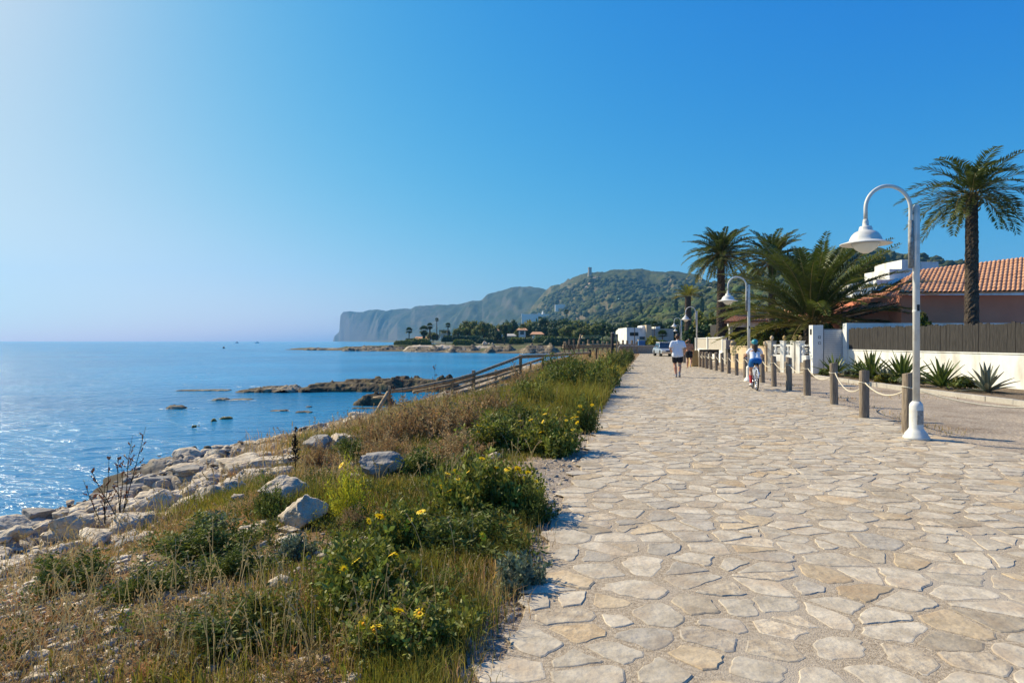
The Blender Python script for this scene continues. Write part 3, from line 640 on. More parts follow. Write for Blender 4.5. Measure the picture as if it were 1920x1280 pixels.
TR = [('round',880,597,637,46,240),('round',905,600,637,40,232),('round',860,612,637,26,236),('yellow',918,604,637,30,238),('round',945,600,637,36,245),('dark',960,596,637,30,250),('round',893,613,638,24,225),('round',985,603,637,34,255),
 ('pine',1020,592,637,56,260),('yellow',1000,596,636,46,275),('pine',1055,594,638,60,250),('dark',1040,608,638,34,230),('round',1068,606,640,46,210),('round',1090,612,642,40,190),('round',1110,604,640,44,200),('pine',1130,598,640,56,215),
 ('dark',1150,606,642,36,190),('round',1168,612,642,34,175),('round',835,617,640,24,222),('round',812,620,642,26,214),('dark',925,612,640,22,222),('round',1085,596,636,50,270),('pine',1180,598,636,60,230),('pine',1215,596,636,56,220),('dark',1245,600,640,40,190),
 ('pine',1275,590,640,60,180),('round',1300,596,640,40,140),('dark',1262,606,646,28,130),('round',975,612,640,22,232),('dark',1010,608,638,30,240)]
names = {'round':'rounded green','pine':'broad dark','dark':'dark dense','yellow':'yellowish broad','olive':'olive green','cypress':'narrow'}
TR.sort(key=lambda t: t[1])
for i, (kd, px, yt, yb, w, d) in enumerate(TR):
    a = at(px, yb, d); h = (yb-yt)/F_PX*d; where = 'on the headland' if px < 1000 else ('behind the far fence' if px < 1180 else 'beyond the far lamps')
    put_tree('tree', kd, i % 2, (a.x, a.y, min(a.z, gz(a.x, a.y)+.2)), w/F_PX*d, h+max(0, a.z-gz(a.x, a.y)), f'{names[kd]} tree {where}, {ORD[i]} from the left in the background row', 'tree', 'background trees', .25)
a = at(946, 645, 184); put_tree('cypress_tree', 'cypress', 0, a, 1.5, 7.0, 'very narrow dark cypress by the rocky shelf, taller than its hedges', 'tree', None, .1)
a = at(932, 643, 188); put_tree('bushy_tree', 'dark', 1, (a.x, a.y, a.z), 3.9, 4.0, 'squat dark bushy tree left of the narrow cypress on the headland', 'tree', None, .1)
for px, yt, lbl in ((1268, 548, 'tall narrow cypress standing on the wooded slope'), (1203, 562, 'short narrow cypress on the slope above the white villa'), (1316, 548, 'narrow dark cypress on the slope left of the tall palm')):
    g = on_hill(HN, px, 596); h = EYE+(639-yt)/F_PX*g.y-g.z; put_tree('cypress_tree', 'cypress', 1, (g.x, g.y, g.z-1), max(2.5, h*.16), h+1, lbl, 'tree', 'cypresses on the slope', .06)
# ---------------------------------------------------------------- palms
def fronds_mesh(name, n, L, e_hi, e_lo, droop, leaf, seed, m, npair=34, width=.045, rach=.03, twist=.5, pw=.9):
    rng = np.random.default_rng(seed); V = []; F = []; Cc = []; mi = []; nb = 0
    for q in range(n):
        f = (q+.5)/n; az = q*2.39996+rng.normal(0, .12); el = e_hi+(e_lo-e_hi)*f**pw+rng.normal(0, .07); Lq = L*rng.uniform(.82, 1.08)*(.8+.2*min(1, f*3))
        h = np.array([math.cos(az), math.sin(az), 0]); up = np.array([0, 0, 1.]); S = 15; p = h*.06+up*rng.uniform(-.1,.25)*(1-f)*L*.12
        pts = [p]; dirs = []; bend = rng.normal(0, .12); dr = droop*rng.uniform(.7, 1.3)
        for s in range(S):
            t = s/S; e = el-dr*(t**1.25)*(1 if el > .1 else .8); a2 = az+bend*t; d = np.array([math.cos(a2)*math.cos(e), math.sin(a2)*math.cos(e), math.sin(e)]); dirs.append(d); p = p+d*Lq/S; pts.append(p)
        dirs.append(dirs[-1]); pts = np.array(pts); dirs = np.array(dirs)
        side0 = np.cross(dirs[0], up); side0 /= np.linalg.norm(side0)+1e-9
        # rachis
        for s in range(S+1):
            w = rach*(1-s/S*.85); nrm = np.cross(side0, dirs[s]); V += [pts[s]-side0*w*.5, pts[s]+nrm*w*.35, pts[s]+side0*w*.5, pts[s]-nrm*w*.4]; Cc += [[1,1,1]]*4
        for s in range(S):
            for k in range(4): F.append((nb+s*4+k, nb+s*4+(k+1)%4, nb+s*4+4+(k+1)%4, nb+s*4+4+k)); mi.append(1)
        nb += (S+1)*4; g0 = rng.uniform(.65, 1.3); old = max(0, f-.8)*3
        for s in range(npair):
            t = .13+.87*(s+rng.uniform(0,.6))/npair; x = t*S; i0 = min(S-1, int(x)); pp = pts[i0]+(pts[i0+1]-pts[i0])*(x-i0); d = dirs[i0]
            nrm = np.cross(side0, d); ll = leaf*math.sin(PI*(t*.83+.12))**.7*rng.uniform(.85,1.1)
            for sg in (-1, 1):
                sw = .75-.45*t; v = side0*sg*(1-sw*.5)+d*(sw+.25)+nrm*twist*rng.uniform(.3,1)+up*rng.normal(-.05,.1); v /= np.linalg.norm(v)
                ac = np.cross(v, nrm); ac /= np.linalg.norm(ac)+1e-9; tip = pp+v*ll+up*(-ll*.12); mid = pp+v*ll*.45
                V += [pp, mid+ac*width*.5, tip, mid-ac*width*.5]; g = g0*rng.uniform(.75,1.25); c = [g*(1+old*1.2), g*(1+old*.5), g*(1-old*.2)]; Cc += [c]*4
                F.append((nb, nb+1, nb+2, nb+3)); mi.append(0); nb += 4
    return np_mesh(name, V, F, [m, M_['rachis']], np.array(Cc), midx=mi)
def palm_trunk(h, r0, r1, seed, flare=1.25):
    rng = random.Random(seed); mb = MB(); n = 18; rings = int(h/.10); v = []
    for i in range(rings+1):
        t = i/rings; r = (r0+(r1-r0)*t)*(flare if t < .02 else 1)*(1+.05*math.sin(i*PI))
        for k in range(n):
            a = 2*PI*(k+.5*(i % 2))/n; rr = r*(1+rng.uniform(-.05,.07)+(.06 if (i+k) % 2 else 0)); v.append((rr*math.cos(a), rr*math.sin(a), h*t))
    f = [(i*n+k, i*n+(k+1)%n, (i+1)*n+(k+1)%n, (i+1)*n+k) for i in range(rings) for k in range(n)]+[tuple(range(rings*n, rings*n+n))]
    mb.add(v, f, 0, False); return mb
def palm(px, yc, d, base, L, n, ehi, elo, droop, leaf, r0, r1, seed, label, name='palm_tree', m='palm', npair=34, width=.05, skirt=True, group=None, rach=.03, pw=.9):
    c = at(px, yc, d); e = empty(name, (c.x, d, base)); tag(e, label, 'palm', group); h = c.z-base
    palm_trunk(h, r0, r1, seed).obj('trunk', M_['ptrunk'], e)
    link('crown', fronds_mesh('palm_crown', n, L, ehi, elo, droop, leaf, seed, M_[m], npair, width, rach, pw=pw), e, (0, 0, h-.1))
    if skirt:
        mb = MB(); rng = random.Random(seed)
        for k in range(46):
            a = rng.uniform(0, 6.28); z = h-rng.uniform(0, .11)*h; q = Vector((math.cos(a), math.sin(a), 0)); ln = rng.uniform(.25,.5)*(r0*2)
            mb.tube([Vector((0,0,z))+q*r1*.8, Vector((0,0,z+ln*.5))+q*(r1+ln*.5), Vector((0,0,z+ln*1.2))+q*(r1+ln*.75)], [.05*r0*3,.04*r0*3,.015], 4)
        mb.obj('frond_stubs', M_['rachis'], e)
    return e
palm(1352, 476, 52, 0, 3.35, 84, 1.5, -.55, .95, .52, .40, .26, 11, 'tall date palm with full round crown, tallest palm behind the white slatted fence', npair=42, width=.07, rach=.05)
palm(1447, 486, 46, 0, 3.1, 66, 1.5, -.45, .95, .5, .26, .2, 12, 'second tall palm whose crown rises just behind the big spreading palm', npair=40, width=.07, rach=.05)
palm(1522, 606, 36, 0, 6.3, 104, 1.52, .08, .86, .70, .46, .40, 13, 'large short-trunked spreading palm behind the white balustrade', npair=52, width=.075, rach=.07, pw=1.15)
palm(1822, 362, 26, 0, 2.6, 50, 1.4, -.5, 1.2, .55, .26, .2, 14, 'palm at the right edge whose frond tips reach behind the nearest lamp post', npair=36, width=.05)
palm(1290, 556, 95, 0, 2.6, 26, 1.4, .1, .7, .6, .55, .42, 15, 'thin reddish-trunked palm with sparse crown beyond the lamps', m='leafyl', npair=22, width=.09, skirt=False)
e = empty('palm_stump', (at(1366, 600, 55).x, 55, 0)); tag(e, 'dark bare palm trunk right beside the tall date palm', 'palm trunk'); h_ = at(0, 578, 55).z
palm_trunk(h_, .42, .36, 5).obj('trunk', M_['ptrunk'], e); link('crown', fronds_mesh('palm_crown', 18, 1.6, 1.2, -.8, 1, .4, 3, M_['palm'], 22, .07), e, (0, 0, h_))
palm(1397, 590, 60, 0, 2.4, 34, 1.4, -.1, 1.1, .5, .22, .18, 16, 'small palm with low crown between the tall palm and the tiled house', npair=26, width=.07, skirt=False)
# fan palms on the headland
def fan_crown(name, n, r, seed, low=-.7):
    rng = np.random.default_rng(seed); V = []; F = []; Cc = []; nb = 0
    for q in range(n):
        az = q*2.39996; el = 1.4+(low-1.4)*(q+.5)/n; d = np.array([math.cos(az)*math.cos(el), math.sin(az)*math.cos(el), math.sin(el)]); base = d*r*.35
        s = np.cross(d, [0,0,1]); s /= np.linalg.norm(s)+1e-9; nn = np.cross(s, d)
        for k in range(11):
            a = (k-5)/5*1.2; v = d*math.cos(a)+s*math.sin(a); v = v-np.array([0,0,.15]); w = r*.055; tip = base+v*r*.65*(1-.15*abs(k-5)/5); mid = base+v*r*.35; ac = np.cross(v, nn); ac /= np.linalg.norm(ac)+1e-9
            V += [base, mid+ac*w, tip, mid-ac*w]; F.append((nb, nb+1, nb+2, nb+3)); nb += 4; g = rng.uniform(.6,1.4); Cc += [[g,g,g*.9]]*4
    return np_mesh(name, V, F, M_['leafdk'], np.array(Cc))
def fanpalm(px, yc, yb, d, r_px, tr, seed, label, low=-.6):
    c = at(px, yc, d); b = at(px, yb, d).z; k = d/F_PX; e = empty('fan_palm', (c.x, d, b)); tag(e, label, 'palm', 'palms on the headland')
    palm_trunk(c.z-b, tr*k, tr*k*.75, seed).obj('trunk', M_['bark'], e); link('crown', fan_crown('fan_crown', 34, r_px*k, seed, low), e, (0, 0, c.z-b))
fanpalm(767, 620, 642, 208, 9, 1.0, 1, 'small fan palm at the seaward end of the headland, left of the pinkish roof')
fanpalm(795, 619, 642, 206, 12, 3, 2, 'bushy fan palm with thick shaggy crown beside the pinkish roof', -1.3)
fanpalm(806, 611, 636, 209, 8, 1.6, 3, 'fan palm with two-tier crown just left of the very tall thin palm', -1.0)
fanpalm(819, 599.5, 638, 205, 5, .9, 4, 'very tall thin fan palm on the headland, highest of its row')
fanpalm(840, 610, 634, 207, 7, 1.2, 5, 'fan palm with tight round crown right of the pergola')
fanpalm(859, 623, 634, 207, 6, 1.8, 6, 'short dry fan palm in front of the yellowish garden wall')
fanpalm(1190, 609, 645, 104, 8, .8, 7, 'thin dark fan palm before the left part of the white villa')
fanpalm(1227, 608, 645, 100, 9, .7, 8, 'thin dark fan palm before the middle of the white villa')
fanpalm(1242, 628, 650, 98, 13, 1, 9, 'low wide fan palm in front of the grey wing of the villa', -.3)
fanpalm(1062, 585, 600, 420, 6, .6, 10, 'small dark palm on the slope below the bright hill villa')
# ---------------------------------------------------------------- lamps
def make_lamp():
    t = empty('street_lamp')
    mb = MB(); mb.lathe([(.19,0),(.19,.04),(.165,.06),(.155,.10),(.12,.14),(.10,.18),(.098,.52),(.088,.56),(.055,.60)], 28); mb.obj('base', M_['lampw'], t)
    mb = MB(); mb.tube([(0,0,.55),(0,0,3.66),(0,0,3.70)], [.050,.050,.030], 20); mb.lathe([(.052,2.0),(.055,2.01),(.055,2.03),(.052,2.04)], 20, cap=False); mb.obj('pole', M_['lampw'], t)
    mb = MB(); cx = -.445; rr = .355; x0 = -.09
    pts = [(x0,0,2.74),(x0,0,3.62)]+[(x0-rr+rr*math.cos(a), 0, 3.64+rr*math.sin(a)) for a in np.linspace(0, PI, 22)]+[(x0-2*rr,0,3.45)]
    mb.tube(pts, .029, 14); mb.obj('arm', M_['lampw'], t)
    mb = MB(); mb.tube([(x0,0,2.70),(x0,0,3.45)], .036, 12)
    for z in (2.86, 3.12, 3.38, 3.58): mb.box(x0, 0, -.02, .02, z-.025, z+.025)
    mb.obj('bracket', M_['steelg'], t)
    lx = x0-2*rr
    prof = [(.036,3.47),(.044,3.42),(.046,3.36),(.085,3.355),(.095,3.33),(.10,3.29),(.125,3.28),(.16,3.262),(.20,3.22),(.228,3.165),(.235,3.13),(.30,3.105),(.368,3.085),(.374,3.075),(.365,3.068),(.23,3.085),(.10,3.10)]
    mb = MB(); mb.lathe(prof, 40, c=(lx,0,0)); mb.obj('lamp_shade', M_['lampw'], t)
    mb = MB(); mb.lathe([(.205,3.082),(.20,3.06),(.15,3.00),(.09,2.955),(.03,2.93),(.001,2.928)], 30, c=(lx,0,0), cap=False); mb.obj('glass_cone', M_['glass'], t)
    mb = MB(); mb.box(-.02,.02,-.056,-.046,2.02,2.12); mb.obj('sticker', M_['black'], t)
    MB().box(-.05,.05,-.104,-.09,.24,.46).obj('access_door', M_['steelg'], t, bevel=.004)
    return t
lamp = make_lamp()
lamps = [(1718,10.07),(1404,24.4),(1306.5,45.8),(1278,68),(1276,98),(1288,118)]
lab = ['nearest tall white street lamp at the right edge','white street lamp beside the tall palm, behind the cyclist','white street lamp above the slatted white fence','white street lamp above the jogger',
       'small distant street lamp just behind the jogger head, fifth along the promenade','most distant street lamp, its shade barely showing beyond the fifth']
for i, (px, d) in enumerate(lamps):
    o = lamp if i == 0 else copy_tree(lamp); o.location = ((px-960)/F_PX*d, d, 0); tag(o, lab[i], 'street lamp', 'white gooseneck lamps along the promenade')
    if i == 5:
        o.rotation_euler.z = PI
# ---------------------------------------------------------------- bollards and rope
BP = [(1702,810,699),(1620,783,695),(1564,758,680),(1513.5,741.2,674.5),(1479.5,732,670),(1451.5,724.3,667),(1429.3,717.5,665),(1397.6,708,664),(1381.2,703.5,663),(1366.4,700,662),(1354,697.2,661.5),(1343,694.8,661),(1332.9,692.6,660.5),(1325,690.9,660),(1318.6,689.4,659.5),(1312.5,688,659)]
bl = []
for i, (px, yb, yt) in enumerate(BP):
    d = EYE*F_PX/(yb-639); hgt = (yb-yt)/F_PX*d; bl.append((Vector(((px-960)/F_PX*d, d, 0)), hgt))
rg = random.Random(5)
def bollard(h, r, seed):
    rng = random.Random(seed); n = 20; v = []; zs = [-.12, 0, .25, .5, .75, h-.03, h-.008, h]; 
    for z in zs:
        for k in range(n):
            a = 2*PI*k/n; q = r*(1+.035*math.sin(a*3+seed)+.02*math.sin(a*7+seed*2))*(1 if z < h-.005 else .93); zz = z+(.018*math.cos(a+seed) if z > h-.04 else 0); v.append((q*math.cos(a), q*math.sin(a), zz))
    f = [(i*n+k, i*n+(k+1)%n, (i+1)*n+(k+1)%n, (i+1)*n+k) for i in range(len(zs)-1) for k in range(n)]+[tuple(range((len(zs)-1)*n, len(zs)*n))]
    return MB().add(v, f, 0, False)
for i, (p, h) in enumerate(bl):
    e = empty('bollard', p, rg.uniform(0, 6)); e.rotation_euler = (rg.uniform(-.02,.02), rg.uniform(-.02,.02)+(-.05 if i == 7 else 0), rg.uniform(0, 6))
    tag(e, ('nearest thick grey wooden bollard, beside the foot of the nearest lamp' if i == 0 else ('slightly leaning wooden bollard left of the cyclist' if i == 7 else f'weathered grey wooden bollard with rope, {ORD[i]} from the nearest lamp')), 'bollard', 'wooden bollards linked by a rope')
    bollard(h, .088+rg.uniform(-.006,.008), i).obj('post', M_['wood'], e)
    mb = MB(); za = h-.24
    mb.tube([(.097*math.cos(a), .097*math.sin(a), za+.01*math.sin(a*2)) for a in np.linspace(0, 2*PI, 15)], .011, 6); mb.obj('rope_knot', M_['rope'], e)
pts = []
for i in range(len(bl)-1):
    (a, ha), (b, hb) = bl[i], bl[i+1]; za, zb = ha-.24, hb-.24; dd = (a-b).length; sag = min(.26, .10*dd)*(1.15 if i in (1,) else .9)
    off = Vector((-.02, -.085, 0))
    for k in range(12):
        t = k/12; q = a.lerp(b, t)+off; pts.append((q.x, q.y, za+(zb-za)*t-sag*4*t*(1-t)))
q0 = bl[0][0]; pre = [(q0.x+1.6*t+.0, q0.y-2.0*t-.085, bl[0][1]-.24-.9*t*(1-t)) for t in np.linspace(1, .08, 10)]
mb = MB(); mb.tube(pre+pts, .0135, 6); o = mb.obj('rope', M_['rope']); tag(o, 'long pale rope sagging from bollard to bollard along the gravel verge', 'rope')
e = empty('bollard', (q0.x+1.6, q0.y-2.0, 0)); tag(e, 'grey wooden bollard outside the lamp, closest to the viewer', 'bollard', 'wooden bollards linked by a rope'); bollard(1, .09, 33).obj('post', M_['wood'], e)
# low barrier and posts by the beige block
p = at(1283, 680, 45); e = empty('wooden_post', (p.x, p.y, 0)); tag(e, 'grey wooden post between the jogger and the bare-chested walker', 'post'); bollard(.98, .11, 41).obj('post', M_['wood'], e)
p = at(1294.5, 690, 36.8); e = empty('marker_post', (p.x, p.y, 0)); tag(e, 'thin pale metal post in front of the bare-chested walker', 'post'); MB().tube([(0,0,-.1),(0,0,.95)], .035, 10).obj('post', M_['white'], e)
p = at(1297.5, 688, 38.2); q = at(1309.5, 688, 38.2); o = MB().box(0, q.x-p.x, 0, 1.1, -.05, .98).obj('ochre_pillar', M_['ochre'], None, (p.x, p.y, 0), bevel=.02); tag(o, 'low ochre masonry block at the far end of the bollard row', 'pillar')
p = at(1311, 0, 41); q = at(1348, 0, 41); e = empty('wooden_barrier', (p.x, 41, 0)); tag(e, 'dark wooden barrier rail standing behind the far bollards', 'barrier')
w_ = q.x-p.x; MB().box(0, w_, -.03, .03, .72, 1.0).obj('rail', M_['slatdk'], e); MB().box(0, w_, -.026, .026, .3, .4).obj('rail', M_['slatdk'], e)
for x in (.05, w_*.5, w_-.1): MB().box(x, x+.1, .03, .12, -.05, 1.0).obj('post', M_['slatdk'], e)
p = at(1365, 682, 43); o = MB().box(0, .42, 0, .5, -.02, .95).box(-.02,.44,-.02,.52,.951,1.0).obj('waste_bin', M_['slatdk'], None, (p.x, 43, 0), bevel=.015); tag(o, 'dark waste bin by the gap between white fence and beige wall', 'bin')
# ---------------------------------------------------------------- walls, gates
def wallseg(mb, a, b, z0, z1, th, m=0):
    d = Vector((b[0]-a[0], b[1]-a[1], 0)); L = d.length; ang = math.atan2(d.y, d.x); M = Matrix.Translation((a[0], a[1], 0)) @ Matrix.Rotation(ang, 4, 'Z'); mb.box(0, L, -th/2, th/2, z0, z1, m, M); return M, L
# slatted white fence (left), in its own frame: base wall, posts, slat panels
A = (18.1, 62.5); B = (15.1, 45.2); e = empty('slatted_fence', (*A, 0)); tag(e, 'white garden fence with beige vertical slats behind the far bollards', 'fence')
d = Vector((B[0]-A[0], B[1]-A[1], 0)); L = d.length; e.rotation_euler.z = math.atan2(d.y, d.x)
MB().box(0, L, -.12, .12, -.05, .85).obj('base_wall', M_['wall'], e); MB().box(0, L, -.08, .08, 1.76, 1.83).obj('top_rail', M_['white'], e)
for x in (0, L*.5-.1, L-.45): MB().box(x, x+.32, -.16, .16, -.05, 1.87).obj('post', M_['wall'], e, bevel=.015)
for x0, x1 in ((.33, L*.5-.11), (L*.5+.23, L-.46)):
    mb = MB(); n = int((x1-x0)/.13)
    for k in range(n): mb.box(x0+k*.13+.01, x0+k*.13+.115, -.03, .03, .86, 1.755)
    mb.obj('slat_panel', M_['beigesl'], e)

# tan gate pillar
e = empty('gate_pillar', (15.05, 43.8, 0)); tag(e, 'tan gate pillar at the near end of the slatted fence', 'pillar'); MB().box(-.45,.35,-.3,.3,-.05,1.62).obj('pillar', M_['concrete'], e, bevel=.02); MB().box(-.1,.08,-.33,-.29,1.15,1.3).obj('letter_box', M_['black'], e)
# beige wall with stone balls
A = (13.25, 38.3); B = (13.35, 33.2); e = empty('beige_wall', (*A, 0)); tag(e, 'beige rendered garden wall topped with rounded stones left of the balustrade', 'wall'); d = Vector((B[0]-A[0], B[1]-A[1], 0)); L = d.length; e.rotation_euler.z = math.atan2(d.y, d.x)
MB().box(0, L, -.14, .14, -.05, 1.22).obj('wall', M_['beige'], e, bevel=.02); MB().box(-.05, L+.05, -.17, .17, 1.215, 1.27).obj('coping', M_['beige'], e, bevel=.01)
# return of that wall to the right at its far end
mb = MB(); mb.box(0,.28,.15,3.5,-.05,1.2); mb.obj('return_wall', M_['beige'], e)
def rock_mesh(name, sx, sy, sz, seed, m, sub=3, amp=.28, flat=True, smooth=True):
    bm = bmesh.new(); bmesh.ops.create_icosphere(bm, subdivisions=sub, radius=1)
    v = np.array([x.co[:] for x in bm.verts]); f = np.array([[x.index for x in fc.verts] for fc in bm.faces]); bm.free()
    q = v.copy(); a = np.abs(q); q = q/np.maximum(np.max(a, 1, keepdims=True), 1e-6)*.3+q*.74
    rs = np.random.default_rng(seed)
    for k in range(16):
        d = rs.normal(0, 1, 3); d /= np.linalg.norm(d); c = rs.uniform(.52, .86); ex = q@d-c; q = q-np.clip(ex, 0, None)[:, None]*d*.96
    n1 = fbm(q[:,0]*1.6+seed*3.1, q[:,1]*1.6, q[:,2]*2.6+seed, 4); n2 = 1-np.abs(fbm(q[:,0]*3+seed, q[:,1]*3, q[:,2]*5, 4)); n3 = fbm(q[:,0]*9+seed, q[:,1]*9, q[:,2]*12, 3)
    q = q*(1+amp*.8*n1+amp*.55*(n2-.7)+(amp*.22*n3 if sub > 2 else 0))[:, None]
    st = np.round(q[:,2]*4+.3*n1)/4; q[:,2] = q[:,2]*.6+st*.4
    q = q-(q.max(0)+q.min(0))/2; q = q/(q.max(0)-q.min(0))*2; q = q*np.array([sx, sy, sz])
    return np_mesh(name, q, f, m, smooth=False)
for i, x in enumerate((.15, L*.55, L-.1)):
    link('stone_ball', rock_mesh('stone_ball', .22, .2, .17, 50+i, M_['beige'], 2, .15), e, (x, 0, 1.38))
# balustrade on its stone base: beige wall end to gate pillar
A = (13.4, 33.0); B = (14.25, 30.7); e = empty('white_balustrade', (*A, 0)); tag(e, 'low white balustrade on a rough stone base with pillars and pinecone finials', 'balustrade'); d = Vector((B[0]-A[0], B[1]-A[1], 0)); L = d.length; e.rotation_euler.z = math.atan2(d.y, d.x)
MB().box(0, L, -.15, .15, -.05, .52).obj('stone_base', M_['stonewall'], e); MB().box(.0, L, -.11, .11, .521, .86).obj('wall', M_['wall'], e); MB().box(0, L, -.10, .10, 1.28, 1.37).obj('top_rail', M_['wall'], e, bevel=.01)
for z in (.95, 1.05, 1.15): MB().box(0, L, -.03, .03, z, z+.045).obj('rail', M_['wall'], e)
for i, x in enumerate((.08, .95, 1.62, 1.98)):
    pl_ = MB().box(x-.13, x+.13, -.17, .17, -.04, 1.52).box(x-.155, x+.155, -.195, .195, 1.521, 1.56).obj('pillar', M_['wall'] if i else M_['concrete'], e, bevel=.01)
    MB().lathe([(.05,1.56),(.045,1.60),(.085,1.64),(.10,1.70),(.085,1.76),(.05,1.81),(.01,1.83)], 14, c=(x,0,0)).obj('pinecone_finial', M_['ochre'] if i else M_['beige'], e)
for x in (.4, 1.25, 2.2): 
    MB().lathe([(.04,.86),(.05,.9),(.085,.98),(.075,1.06),(.04,1.14),(.05,1.22),(.06,1.28)], 12, c=(x,-.04,0)).obj('baluster', M_['white'], e)
# gate pillars, gate
e = empty('gate_pillar', (14.55, 30.5, 0)); tag(e, 'white gate pillar with a small wall lamp and two meter boxes left of the slatted gate', 'pillar'); MB().box(-.25,.25,-.2,.2,-.05,2.30).obj('pillar', M_['wall'], e, bevel=.015)
MB().box(-.275,-.245,-.09,.05,1.85,2.12).obj('wall_lamp', M_['black'], e, bevel=.008)
for z in (1.38, 1.66): mb = MB(); mb.box(.0,.13,-.215,-.195,z,z+.13); mb.obj('meter_box', M_['greym'], e); MB().box(.03,.10,-.22,-.214,z+.03,z+.10).obj('meter_window', M_['white'], e)
MB().box(.252,.30,-.10,.1,-.04,2.08).obj('hinge_post', M_['slatdk'], e)
e = empty('slatted_gate', (14.88, 30.42, 0)); tag(e, 'grey horizontal slatted metal gate between two white pillars', 'gate'); mb = MB()
for k in range(20): mb.box(0, .95, -.03+.0, .02, .05+k*.1015, .05+k*.1015+.086)
mb.obj('slat_panel', M_['gate'], e); MB().box(-.02,.97,-.002,.018,.03,2.12).obj('back_frame', M_['greym'], e)
p2 = (15.92, 30.3)
# white wall with boards, toward the viewer
A = p2; B = (16.45, 11.5); e = empty('white_garden_wall', (*A, 0)); tag(e, 'long white garden wall with dark vertical board screen right of the gate', 'wall'); d = Vector((B[0]-A[0], B[1]-A[1], 0)); L = d.length; e.rotation_euler.z = math.atan2(d.y, d.x)
MB().box(.3, L, -.12, .12, -.05, 1.12).obj('wall', M_['wall'], e); MB().box(.25, L, -.15, .15, 1.121, 1.16).obj('coping', M_['wall'], e)
MB().box(-.05, .295, -.18, .18, -.05, 2.38).obj('pillar', M_['wall'], e, bevel=.015); MB().box(-.09,-.052,-.12,.0,1.9,2.2).obj('wall_lamp', M_['black'], e, bevel=.008)
mb = MB(); rr_ = random.Random(2); x = .33; 
while x < L-.2:
    w = rr_.uniform(.12,.19); mb.box(x, x+w-.008, -.10+rr_.uniform(-.008,.008), -.07, 1.161, 2.13+rr_.uniform(-.03,.05)); x += w
mb.obj('board_screen', M_['slatdk'], e)
# return part right of the gate (faces the viewer)
e2 = empty('rear_wall', (16.3, 31.0, 0)); tag(e2, 'pale wall top showing behind the dark board screen', 'wall'); MB().box(0, 9, 0, .25, -.05, 2.42).obj('wall', M_['wall'], e2)
MB().box(15.3-14.88, .95, 0,0,0,0) 
# kerb of the planting bed
def ribbon(name, pts, w, z0, z1, m, label=None, cat=None, kind=None, jit=.02):
    mb = MB(); rng = random.Random(3)
    for i in range(len(pts)-1):
        a, b = Vector(pts[i]), Vector(pts[i+1]); d = b-a; L = d.length; n = max(1, int(L/.9)); ang = math.atan2(d.y, d.x)
        for k in range(n):
            M = Matrix.Translation((a.x+d.x*k/n, a.y+d.y*k/n, rng.uniform(-jit,jit)*.4)) @ Matrix.Rotation(ang+rng.uniform(-.01,.01), 4, 'Z'); mb.box(.006, L/n-.006, -w/2, w/2, z0, z1, 0, M)
    o = mb.obj(name, M_[m], bevel=.008); tag(o, label, cat, kind=kind); return o
ribbon('bed_kerb', [(13.0,27.2),(12.75,24.0),(12.5,19.5),(12.4,12.0)], .14, -.05, .10, 'concrete', 'low pale stone kerb edging the bed of agaves', 'kerb')
me_ = mat('bed_soil', (.10,.07,.045), (.24,.18,.12), 9, 1, bump=1, bscale=15, bdist=.05)
vb = [(13.07,27.3,.02),(12.82,24,.02),(12.57,19.5,.02),(12.47,12,.02),(16.3,12,.02),(16.15,20,.02),(15.95,29.9,.02),(13.6,29.9,.02)]
o = link('planting_bed', np_mesh('bed', vb, [(0,1,6,7),(1,2,5,6),(2,3,4,5)], me_)); tag(o, kind='structure')
# ---------------------------------------------------------------- agaves and spiky plants
def agave_mesh(name, n, L, w, seed, m, up=1.25, lowe=.15):
    rng = np.random.default_rng(seed); V = []; F = []; Cc = []; nb = 0
    for q in range(n):
        az = q*2.39996+rng.normal(0,.15); el = up+(lowe-up)*(q+.5)/n+rng.normal(0,.1); l = L*rng.uniform(.8,1.1); S = 6; p = np.array([0,0,.05]); h = np.array([math.cos(az), math.sin(az), 0]); s = np.array([-h[1], h[0], 0])
        for k in range(S+1):
            t = k/S; e = el-.35*t*t*(1.3-el); ww = w*(.6+1.1*t-1.68*t*t) if t < 1 else 0; ww = max(ww, .002); nn = h*-math.sin(e)+np.array([0,0,math.cos(e)])
            V += [p-s*ww+nn*ww*.5, p-nn*.01, p+s*ww+nn*ww*.5]; g = rng.uniform(.9,1.1)*(1-.25*(q % 3 == 0)); Cc += [[g*(1+.4*t), g*(1+.15*t), g]]*3
            p = p+(h*math.cos(e)+np.array([0,0,math.sin(e)]))*l/S
        for k in range(S):
            b = nb+k*3; F += [(b, b+1, b+4, b+3), (b+1, b+2, b+5, b+4)]
        nb += (S+1)*3
    return np_mesh(name, V, F, m, np.array(Cc))
M_['agave'] = mat('agave_leaf', (.05,.10,.02), (.12,.17,.03), 4, .45, attr=1, trans=.2, spec=.5)
M_['agaveg'] = mat('agave_grey', (.12,.16,.13), (.2,.24,.19), 4, .5, attr=1, trans=.1)
